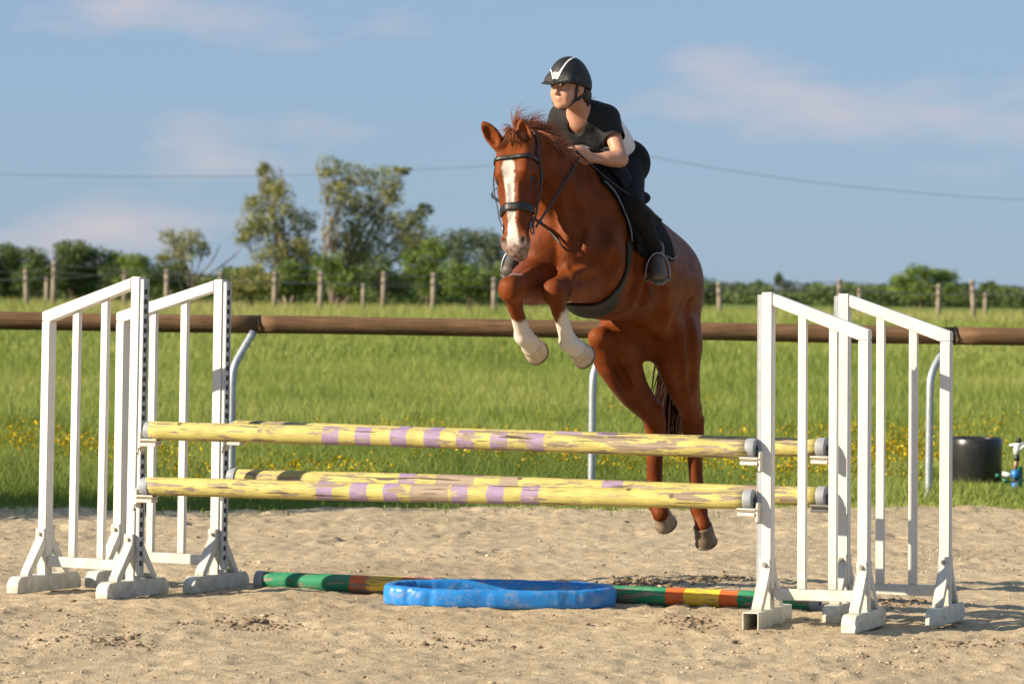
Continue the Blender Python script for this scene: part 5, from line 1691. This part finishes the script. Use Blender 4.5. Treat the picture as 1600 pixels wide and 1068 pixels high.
# ------------------------------------------------------------------ the rider
MAT['skin'] = simple('skin', (.46, .245, .16), .5, .10, 30, .06, spec=.35)
MAT['shirt'] = None
MAT['breeches'] = simple('black_breeches', (.005, .005, .0055), .9, .3, 70, .3, spec=.25)
MAT['chaps'] = simple('half_chap_suede', (.006, .0055, .006), .8, .3, 50, .3, spec=.2)
MAT['boot'] = simple('boot_leather', (.085, .068, .055), .55, .35, 60, .2)
MAT['sole'] = simple('boot_sole_rubber', (.16, .13, .10), .8, .3, 50, .3)
MAT['red'] = simple('red_rubber', (.50, .03, .03), .5, .15, 40, .1)
MAT['helmet'] = simple('helmet_shell', (.006, .006, .007), .6, .2, 160, .15)
MAT['silver'] = simple('silver_trim', (.78, .78, .80), .3, .05, 30, .02, metal=.35)
MAT['hair'] = simple('dark_brown_hair', (.018, .011, .008), .5, .4, 60, .2)
MAT['strap'] = simple('webbing_strap', (.012, .013, .014), .7, .2, 120, .2)
MAT['lip'] = simple('lips', (.40, .15, .12), .4, .1, 30, .05)
MAT['eyewhite'] = simple('eyeball', (.55, .52, .50), .15, .05, 30, 0)

person = empty('person', W(985, 290, 19.6))
tag(person, 'rider in black helmet and black and white shirt leaning over the horse\'s neck', 'person')
RA = np.array([LT, HD, UP])

# joints
PEL = W(951, 252, 19.56); WST = W(949, 224, 19.42); CHE = W(926, 201, 19.27); UCH = W(913, 185, 19.19)
SHL = UCH + LT * .130 + UP * -.005; SHR = UCH - LT * .130 + UP * .015
ELL = W(970, 249, 19.02); WRL = W(921, 247, 18.93)
ELR = W(858, 238, 19.34); WRR = W(880, 246, 19.18)
HIL = PEL + LT * .10 + UP * -.01; HIR = PEL - LT * .10
KNL = W(986, 322, 18.98); ANL = W(1025, 396, 19.22)
KNR = W(880, 318, 19.35); ANR = W(810, 394, 19.58)
NK0 = W(909, 182, 19.16); NK1 = W(897, 152, 19.06)
# head frame
HDC = W(887, 134, 19.02)
fF = unit((-.60, -.80, -.06)); fS = unit(np.cross(fF, UP) * 1.0); fS = fS if fS[0] > 0 else -fS
fU = unit(np.cross(fS, fF)); fU = fU if fU[2] > 0 else -fU
FA = np.array([fS, fF, fU])
def hp(s, f, u): return HDC + fS * s + fF * f + fU * u

TAX = unit(UCH - PEL)
TFR = unit(np.cross(LT, TAX)); TFR = TFR if TFR[1] < 0 else -TFR     # the chest's outward side

def torso(fd, g):
    fd.chain([PEL, WST, CHE, UCH], [(.145 + g, .112 + g), (.116 + g, .092 + g), (.136 + g, .102 + g), (.112 + g, .078 + g)], .04, LT)
    fd.seg(UCH - LT * .115, UCH + LT * .118, .048 + g, .048 + g, .05)
    for q in (1, -1):
        fd.ell(CHE + LT * q * .07 + TFR * .075 + TAX * .02, RA, (.055 + g, .05 + g, .055 + g), .05)
def arm(fd, sh, el, wr, g0=0, g1=0):
    fd.seg(sh, el, .045 + g0, .035 + g0, .04)
    fd.seg(el, wr, .034 + g1, .024 + g1, .02)
    fd.seg(el * .8 + wr * .2, el * .6 + wr * .4, .037 + g1, .032 + g1, .03)
def legs(fd, g, lower=True):
    for hp_, kn, an in ((HIL, KNL, ANL), (HIR, KNR, ANR)):
        fd.seg(hp_, kn, (.090 + g), (.056 + g), .05)
        if lower:
            fd.seg(kn, an, .050 + g, .036 + g, .03)

bf = Field((-.10, 18.6, 1.55), (.95, 19.95, 2.85), .0075)
torso(bf, 0); legs(bf, 0)
bf.seg(NK0, NK1, .058, .052, .03)
bf.seg(NK0, UCH + LT * .08, .05, .045, .05); bf.seg(NK0, UCH - LT * .08, .05, .045, .05)
arm(bf, SHL, ELL, WRL); arm(bf, SHR, ELR, WRR)
# pelvis to seat
bf.seg(HIL, HIR, .11, .11, .05)
p_, f_ = bf.mesh(2)

# head and hands at a finer grid, as the same skin
hf = Field(HDC - .22, HDC + .20, .0035)
hf.ell(hp(0, -.015, .03), FA, (.074, .092, .088), .02)          # skull
hf.ell(hp(0, .030, -.040), FA, (.053, .056, .068), .03)         # face
hf.seg(hp(-.020, .038, -.078), hp(.020, .038, -.078), .028, .028, .03)      # jaw
hf.ell(hp(0, .066, -.096), FA, (.017, .017, .017), .025)         # chin
for q in (1, -1):
    hf.seg(hp(q * .052, -.022, -.040), hp(q * .022, .045, -.086), .020, .018, .03)   # jaw line
    hf.ell(hp(q * .034, .060, -.036), FA, (.022, .020, .026), .03)                  # cheek
    hf.ell(hp(q * .031, .094, .002), FA, (.018, .018, .012), .012, True)             # eye hollow
    hf.ell(hp(q * .031, .076, .000), FA, (.016, .013, .012), .006)                   # lid
    hf.seg(hp(q * .014, .080, .018), hp(q * .044, .070, .018), .007, .006, .014)      # brow ridge
    hf.ell(hp(q * .074, -.012, -.015), FA, (.010, .020, .030), .008)                 # ear
    hf.ell(hp(q * .082, -.008, -.012), FA, (.006, .011, .018), .005, True)
hf.seg(hp(0, .084, .006), hp(0, .102, -.034), .007, .0088, .014)   # nose
for q in (1, -1): hf.ell(hp(q * .008, .092, -.036), FA, (.0075, .009, .007), .008)
hf.ell(hp(0, .082, -.061), FA, (.016, .009, .0055), .010)            # upper lip
hf.ell(hp(0, .081, -.073), FA, (.014, .008, .0060), .010)            # lower lip
hf.seg(hp(-.015, .090, -.0690), hp(0, .094, -.067), .002, .002, .003, sub=True); hf.seg(hp(0, .094, -.067), hp(.015, .090, -.0690), .002, .002, .003, sub=True)
hf.seg(hp(0, -.03, -.06), NK1 + (NK0 - NK1) * .3, .050, .052, .03)
ph, fh = hf.mesh(1)

def hand(wr, fwd, up, q):
    """closed hand round the rein; q = side the thumb lies on"""
    f_ = unit(fwd); u_ = unit(np.asarray(up) - f_ * np.dot(up, f_)); s_ = np.cross(u_, f_) * q
    fd = Field(np.asarray(wr) - .14, np.asarray(wr) + .18, .003)
    fd.seg(wr - f_ * .03, wr + f_ * .015, (.027, .021), (.030, .020), .02, u_)
    fd.seg(wr + f_ * .02, wr + f_ * .070, (.036, .017), (.040, .015), .02, u_)
    for i in range(4):
        b = wr + f_ * (.078 - .004 * abs(i - 1)) + u_ * (.030 - .020 * i)
        l1, l2, l3 = (.034, .024, .018) if i in (1, 2) else (.031, .021, .016) if i == 0 else (.026, .018, .014)
        d1 = unit(f_ * .75 - s_ * .65); d2 = unit(-s_ * .85 - f_ * .5); d3 = unit(-f_ * .9 + s_ * .3)
        a = b + d1 * l1; c = a + d2 * l2; d = c + d3 * l3
        fd.seg(b, a, .0095, .0090, .006); fd.seg(a, c, .0088, .0082, .004); fd.seg(c, d, .008, .0072, .004)
        fd.ell(b, RA, (.0105, .0105, .0105), .006)
    t0 = wr + f_ * .025 + u_ * .032; t1 = t0 + unit(f_ * .75 + u_ * .25 - s_ * .5) * .038; t2 = t1 + unit(f_ * .55 - s_ * .8 - u_ * .1) * .030
    fd.seg(t0, t1, .0135, .0105, .012); fd.seg(t1, t2, .0100, .0080, .004)
    return fd.mesh(1)
pl, fl_ = hand(WRL, HAND_L - WRL + np.array([0, 0, .0]), UP + np.array([.1, -.5, 0]), 1)
pr, fr2 = hand(WRR, HAND_R - WRR, UP, -1)
V = np.vstack([p_, ph, pl, pr]); n0 = len(p_); n1 = n0 + len(ph); n2 = n1 + len(pl)
Fa = np.vstack([f_, fh + n0, fl_ + n1, fr2 + n2])
body = part('body', mesh_np('body', V, Fa), MAT['skin'], person)
lipv = np.zeros(len(V))
q = (V - HDC) @ FA.T
lipv = .45 * sstep(.018, .012, np.abs(q[:, 0])) * sstep(.011, .007, np.abs(q[:, 2] + .067)) * (q[:, 1] > .075)
brow = sstep(.006, .003, np.abs(q[:, 2] - .020 + .10 * (np.abs(q[:, 0]) - .03) ** 2 * 10)) * (np.abs(q[:, 0]) > .012) * (np.abs(q[:, 0]) < .05) * (q[:, 1] > .05)
lash = sstep(.0052, .0032, np.sqrt(((np.abs(q[:, 0]) - .031) * .36) ** 2 + (q[:, 2] - .0045) ** 2)) * (q[:, 1] > .055)
brow = np.maximum(brow, lash)
set_attr(body.data, 'lip', lipv); set_attr(body.data, 'brow', brow)
def skin_mat():
    m = MAT['skin']; t = m.node_tree; b = t.nodes['Principled BSDF']
    c = b.inputs['Base Color'].links[0].from_socket
    c = mixc(t, attr_node(t, 'lip').outputs['Fac'], c, (.42, .14, .11))
    c = mixc(t, attr_node(t, 'brow').outputs['Fac'], c, (.05, .03, .02))
    t.links.new(c, b.inputs['Base Color'])
    b.inputs['Subsurface Weight'].default_value = .08
    b.inputs['Subsurface Scale'].default_value = .01
skin_mat()
for q_ in (1, -1):
    me = py_mesh('eye', lathe([(.0003, -.0115), (.0075, -.009), (.0113, -.002), (.0105, .0045), (.006, .0098), (.0003, .0115)], 14))
    rot = Matrix(((fS[0], fU[0], fF[0]), (fS[1], fU[1], fF[1]), (fS[2], fU[2], fF[2])))
    e_ = link('eye', me, MAT['eyewhite'], None, True)
    e_.matrix_world = Matrix.Translation(hp(q_ * .031, .0775, .0005)) @ rot.to_4x4()
    keep_world(e_, person)
    me = py_mesh('iris', lathe([(.0055, .0093), (.0048, .0108), (.002, .0119), (.0002, .0121)], 12))
    i_ = link('iris', me, MAT['eye'], e_, True)

# ---- shirt
sf2 = Field((-.10, 18.7, 1.95), (.95, 19.95, 2.60), .006)
torso(sf2, .018); sf2.seg(PEL, PEL - TAX * .05, (.166, .132), (.160, .126), .02, LT)
SLV_L = SHL + (ELL - SHL) * .44; SLV_R = SHR + (ELR - SHR) * .44
sf2.seg(SHL + UP * .004, SLV_L, .055, .058, .03); sf2.seg(SHR + UP * .004, SLV_R, .055, .057, .03)
sf2.seg(PEL + TFR * .05, PEL + TFR * .075 - TAX * .05, (.13, .05), (.12, .035), .04, LT)          # loose hem
sf2.seg(WST + TFR * .07, PEL + TFR * .10, (.11, .04), (.11, .04), .04, LT)
# folds
for i in range(11):
    t = i / 10
    a_ = WST * (1 - t) + CHE * t + TFR * .10 + LT * (.12 - .22 * t); b_ = a_ + LT * .14 - TAX * .06
    sf2.seg(a_, b_, .006, .003, .014, sub=True)
    a_ = PEL * (1 - t) + CHE * t - TFR * .108 - LT * .1; sf2.seg(a_, a_ + LT * .22 + TAX * .05 * math.sin(i * 2.1), .007, .003, .018, sub=True)
# open neck, armholes and hem cut away
sf2.seg(NK0 + (NK1 - NK0) * .05 + TFR * .022, NK1, .058, .064, .008, sub=True)
sf2.ell(UCH + TFR * .085 + TAX * .04 - LT * .02, RA, (.036, .040, .040), .008, True)
ps, fs = sf2.mesh(2)
bm = bmesh.new()
tmp = mesh_np('shirt_raw', ps, fs); bm.from_mesh(tmp); bpy.data.meshes.remove(tmp)
for sh, sl, sg in ((SHL, SLV_L, 1), (SHR, SLV_R, -1)):
    d_ = unit(sl - sh); cl, cn = Vector(sl), Vector(d_)
    fcs = [f for f in bm.faces if (f.calc_center_median() - cl).length < .10 and (f.calc_center_median() - Vector(CHE)).dot(Vector(LT)) * sg > .105]
    gm_ = set(fcs)
    for f in fcs: gm_.update(f.verts); gm_.update(f.edges)
    bmesh.ops.bisect_plane(bm, geom=list(gm_), plane_co=cl + cn * .012, plane_no=cn, clear_outer=True)
bmesh.ops.bisect_plane(bm, geom=list(bm.verts) + list(bm.edges) + list(bm.faces), plane_co=Vector(PEL - TAX * .055), plane_no=Vector(-TAX), clear_outer=True)
bmesh.ops.triangulate(bm, faces=[f for f in bm.faces if len(f.verts) > 4])
shirt_me = bpy.data.meshes.new('shirt'); bm.to_mesh(shirt_me); bm.free()
ps = np.zeros(len(shirt_me.vertices) * 3, np.float32); shirt_me.vertices.foreach_get('co', ps); ps = ps.reshape(-1, 3).astype(float)
shirt = part('shirt', shirt_me, None, person)
tt = (ps - PEL) @ TAX; hl = np.linalg.norm(UCH - PEL)
def seg_d(p, a, b):
    t = np.clip((p - a) @ (b - a) / ((b - a) @ (b - a)), 0, 1)
    return np.linalg.norm(p - (a + t[:, None] * (b - a)), axis=1)
sleeve = (seg_d(ps, SHL, SLV_L + (SLV_L - SHL) * .3) < .078) | (seg_d(ps, SHR, SLV_R + (SLV_R - SHR) * .3) < .078)
q_edge = [(W(930, 222, 19.15) - PEL) @ TAX, (W(968, 180, 19.15) - PEL) @ TAX]
edge = .385 + .012 * np.sin((ps @ LT) * 40)
blk = np.maximum(sstep(-.006, .006, tt - edge), sleeve)
set_attr(shirt.data, 'black', blk)
def shirt_mat():
    m, t, b = newmat('colour_block_shirt')
    tcn = t.nodes.new('ShaderNodeTexCoord')
    n1 = noise(t, 14, 5, .6, tcn.outputs['Object'])
    r = ramp(t, [(.3, (.60, .60, .61)), (.7, (.76, .76, .77))]); t.links.new(n1.outputs[0], r.inputs[0])
    r2 = ramp(t, [(.3, (.005, .005, .0055)), (.7, (.009, .009, .0095))]); t.links.new(n1.outputs[0], r2.inputs[0])
    c = mixc(t, attr_node(t, 'black').outputs['Fac'], r.outputs[0], r2.outputs[0])
    t.links.new(c, b.inputs['Base Color']); b.inputs['Roughness'].default_value = .88
    n2 = noise(t, 11, 4, .55, tcn.outputs['Object'], 1.6)
    bump(t, b, n2.outputs[0], .35, .03)
    return m
shirt.data.materials.append(shirt_mat())
md = shirt.modifiers.new('thickness', 'SOLIDIFY'); md.thickness = .003; md.offset = -1

# ---- breeches, chaps, boots
gf = Field((-.10, 18.6, 1.55), (.95, 20.05, 2.60), .007)
legs(gf, .008, False); gf.seg(HIL, HIR, .120, .120, .05); gf.seg(PEL - TAX * .04, PEL, (.150, .118), (.140, .108), .03, LT)
gf.ell(PEL - TAX * .05 - HD * .045 + LT * .065, RA, (.088, .095, .095), .05); gf.ell(PEL - TAX * .05 - HD * .045 - LT * .065, RA, (.088, .095, .095), .05)
for i in range(7):
    c = HIL + (KNL - HIL) * (.15 + .12 * i); gf.seg(c + LT * .10 + UP * .05, c + LT * .10 - UP * .06 + HD * .03, .007, .004, .015, sub=True)
sdf_object('breeches', gf, MAT['breeches'], None)[0]
keep_world(bpy.data.objects['breeches'], person)
for kn, an, fwd in ((KNL, ANL, 1), (KNR, ANR, -1)):
    cf = Field(np.minimum(kn, an) - .16, np.maximum(kn, an) + .16, .006)
    dn = unit(an - kn)
    cf.chain([kn + dn * .0, kn * .7 + an * .3 - HD * .012, kn * .4 + an * .6 - HD * .006, an + dn * .01], [.062, .063, .052, .043], .02, LT)
    o, _ = sdf_object('half_chap', cf, MAT['chaps'], None); keep_world(o, person)
def boot(an, toe, mat):
    fd = Field(np.minimum(an, toe) - .16, np.maximum(an, toe) + .16, .005)
    d = unit(toe - an); dn = unit(-UP + d * .2 - d * np.dot(-UP + d * .2, d) * .3)
    heel = an + dn * .055 - d * .04
    fd.seg(an + UP * .03, heel, .041, .033, .03)
    fd.seg(heel + d * .02 - dn * .01, toe + dn * .045, (.032, .030), (.038, .023), .03, LT)
    fd.seg(an + d * .03, toe + dn * .03, .034, .022, .04)
    o, _ = sdf_object('boot', fd, MAT['boot'], None); keep_world(o, person)
    # sole
    a = heel - d * .02 + dn * .030; b = toe + dn * .066 + d * .025
    w = unit(np.cross(d, dn)); V, Fc = [], []
    n = 14
    for lay in (0, .014):
        for k in range(n * 2):
            t = k / (n - 1) if k < n else (2 * n - 1 - k) / (n - 1)
            sg = 1 if k < n else -1
            wd_ = (.034 + .010 * math.sin(t * math.pi * .9 + .3)) * (1 - abs(2 * t - 1) ** 6 * .55)
            V.append(a + (b - a) * t + w * wd_ * sg + dn * (lay + (.006 if t < .3 else 0)))
    m = 2 * n
    Fc = [tuple(range(m)), tuple(range(m, 2 * m))[::-1]] + [(k, (k + 1) % m, m + (k + 1) % m, m + k) for k in range(m)]
    subpart('sole', py_mesh('sole', (V, Fc)), MAT['sole'], o, False)
    return a + (b - a) * .62 + dn * .02, w, d, dn
stL = boot(ANL, W(1030, 417, 19.10), 0)
stR = boot(ANR, W(795, 410, 19.44), 0)
for (c, w, d, dn) in (stL, stR):
    arch = [c + w * .062 * math.cos(a) - dn * (.135 * max(0, math.sin(a)) ** .8) for a in np.linspace(0, math.pi, 16)]
    part('stirrup_iron', py_mesh('stirrup_iron', tube(arch, .0065, 8), tube([c - w * .064, c + w * .064], [.011, .011], 8)), MAT['steel'], saddle)
    top = arch[8]
    part('stirrup_leather', py_mesh('stirrup_leather', tube([top, top * .5 + (C0 + E3 * .20 + LT * (.27 if (top - C0) @ LT > 0 else -.27)) * .5, C0 + E1 * .08 + E3 * .28 + LT * (.20 if (top - C0) @ LT > 0 else -.20)], .012, 6, flat=(d, .25))), MAT['leather'], saddle)
    part('stirrup_tread', py_mesh('stirrup_tread', tube([c - w * .045 + dn * .010 + d * .004, c + w * .045 + dn * .010 + d * .004], .0085, 8)), MAT['red'], saddle)

# ---- helmet
he = Field(HDC - .22, HDC + .24, .004)
he.ell(hp(0, -.014, .026), FA, (.093, .119, .120), .02)
he.ell(hp(0, -.050, -.004), FA, (.090, .090, .085), .03)
he.seg(hp(-.062, .062, .026), hp(.062, .062, .026), .030, .030, .03)
tf = unit(fF * .97 + fU * .24); tu = unit(fU * .97 - fF * .24)
he.ell(hp(0, .0, -.004) - tu * .40, np.array([fS, tf, tu]), (1.2, 1.2, .40), .008, True)   # lower rim, deeper at the nape
he.ell(hp(0, .060, -.072), FA, (.080, .075, .090), .012, True)                               # face opening
he.ell(hp(0, -.02, .010), FA, (.080, .098, .083), .006, True)
for k in range(10):
    g0 = math.radians(38 + 104 * k / 10); g1 = math.radians(38 + 104 * (k + 1) / 10)
    def bp(g): return hp(math.cos(g) * .092, .006 + math.sin(g) * .126, .023 - .010 * math.sin(g))
    he.seg(bp(g0), bp(g1), (.022, .0055), (.022, .0055), .008, unit(fF * math.sin(g0) + fS * math.cos(g0)))
helmet, _ = sdf_object('helmet', he, MAT['helmet'], None, 1); keep_world(helmet, person)
def hel(x, y, off=.002):
    p = hit(he, x, y, 18.7, 19.3)
    return p + unit(p - hp(0, -.02, .02)) * off if p is not None else None
for path in ([(866, 123), (864, 117), (861, 109), (859, 101)], [(870, 123), (875, 114), (880, 106), (886, 98), (893, 92.5), (900, 90)]):
    pts = [v for v in (hel(*q) for q in path) if v is not None]
    sp = spline(pts, 16)
    nor = [unit(v - hp(0, -.02, .02)) for v in sp]
    V, Fc = [], []
    for i, v in enumerate(sp):
        t = unit(sp[min(i + 1, 15)] - sp[max(i - 1, 0)]); w = np.cross(t, nor[i]); wd_ = .0055 * (1 - .45 * i / 15)
        for sx, o_ in ((-1, -.002), (-1, .0025), (1, .0025), (1, -.002)): V.append(v + w * wd_ * sx + nor[i] * o_)
    for i in range(15):
        for k in range(4): Fc.append((i * 4 + k, i * 4 + (k + 1) % 4, i * 4 + 4 + (k + 1) % 4, i * 4 + 4 + k))
    Fc += [(0, 1, 2, 3), (63, 62, 61, 60)]
    subpart('trim_strip', py_mesh('trim_strip', (V, Fc)), MAT['silver'], helmet, False)
bd = [hel(x, y, .003) for x, y in ((865, 113), (873, 113), (871, 120), (867, 120))]
if all(b is not None for b in bd):
    nb_ = unit(np.mean(bd, 0) - hp(0, -.02, .02))
    subpart('badge', py_mesh('badge', ([b - nb_ * .003 for b in bd] + [b + nb_ * .001 for b in bd], [(0, 1, 2, 3), (7, 6, 5, 4), (0, 4, 5, 1), (1, 5, 6, 2), (2, 6, 7, 3), (3, 7, 4, 0)])), simple('badge_metal', (.22, .22, .23), .4, .5, 300, .3, metal=.5), helmet, False)
# harness
def on_head(s_, f_, u_, off=.004):
    c = hp(0, -.005, u_); d = unit(fS * s_ + fF * f_)
    return march(hf, c, d, .2) + d * off
for q_ in (1, -1):
    a_ = [hp(q_ * .082, .022, .030)] + [on_head(q_ * math.cos(g), math.sin(g), u_) for g, u_ in ((.30, .005), (.30, -.02), (.34, -.045), (.45, -.07), (.70, -.09))] + [hp(q_ * .018, .05, -.118), hp(0, .055, -.121)]
    part('helmet_strap', py_mesh('helmet_strap', tube(spline(a_, 24), .0085, 6, flat=(fF, .3))), MAT['strap'], person)
    a_ = [hp(q_ * .078, -.062, -.01)] + [on_head(q_ * math.cos(g), math.sin(g), u_, .006) for g, u_ in ((-.35, -.045), (.0, -.062), (.45, -.072))]
    part('helmet_strap', py_mesh('helmet_strap', tube(spline(a_, 12), .008, 6, flat=(fU, .3))), MAT['strap'], person)
# ---- hair: gathered at the nape
hr = Field(HDC - .24, HDC + .16, .005)
hr.ell(hp(0, -.065, -.02), FA, (.074, .055, .055), .02)
hr.ell(hp(.015, -.118, -.050), FA, (.040, .036, .044), .02)
hr.ell(hp(.025, -.105, -.085), FA, (.026, .026, .034), .02)
hr.seg(hp(.062, -.045, .01), hp(.05, -.075, -.065), .018, .018, .02); hr.seg(hp(-.062, -.045, .01), hp(-.05, -.075, -.065), .018, .018, .02)
o, _ = sdf_object('hair', hr, MAT['hair'], None, 1); keep_world(o, person)
rg = np.random.default_rng(12)
roots = [hp(rg.normal(.01, .02), -.115 + rg.normal(0, .02), -.055 + rg.normal(0, .025)) for _ in range(60)]
dirs = [np.array(rg.normal(0, 1, 3)) - fF * .8 - UP * .3 for _ in range(60)]
part('hair_wisps', py_mesh('hair_wisps', *strands(roots, dirs, list(rg.uniform(.02, .05, 60)), .0022, (.1, .1, -.5), 13, 5, 4, .25)), MAT['hair'], person)
# ---- riding crop along the rider's left thigh
cp_ = [W(900, 236, 18.86), W(950, 280, 18.90), W(1000, 317, 18.98), W(1033, 345, 19.06)]
crop = link('riding_crop', py_mesh('riding_crop', tube(spline(cp_, 14), [.0042] * 10 + [.005, .007, .009, .009], 8)), MAT['leather'], None, True)
tag(crop, 'thin black riding crop sticking out behind the rider\'s knee', 'riding crop')
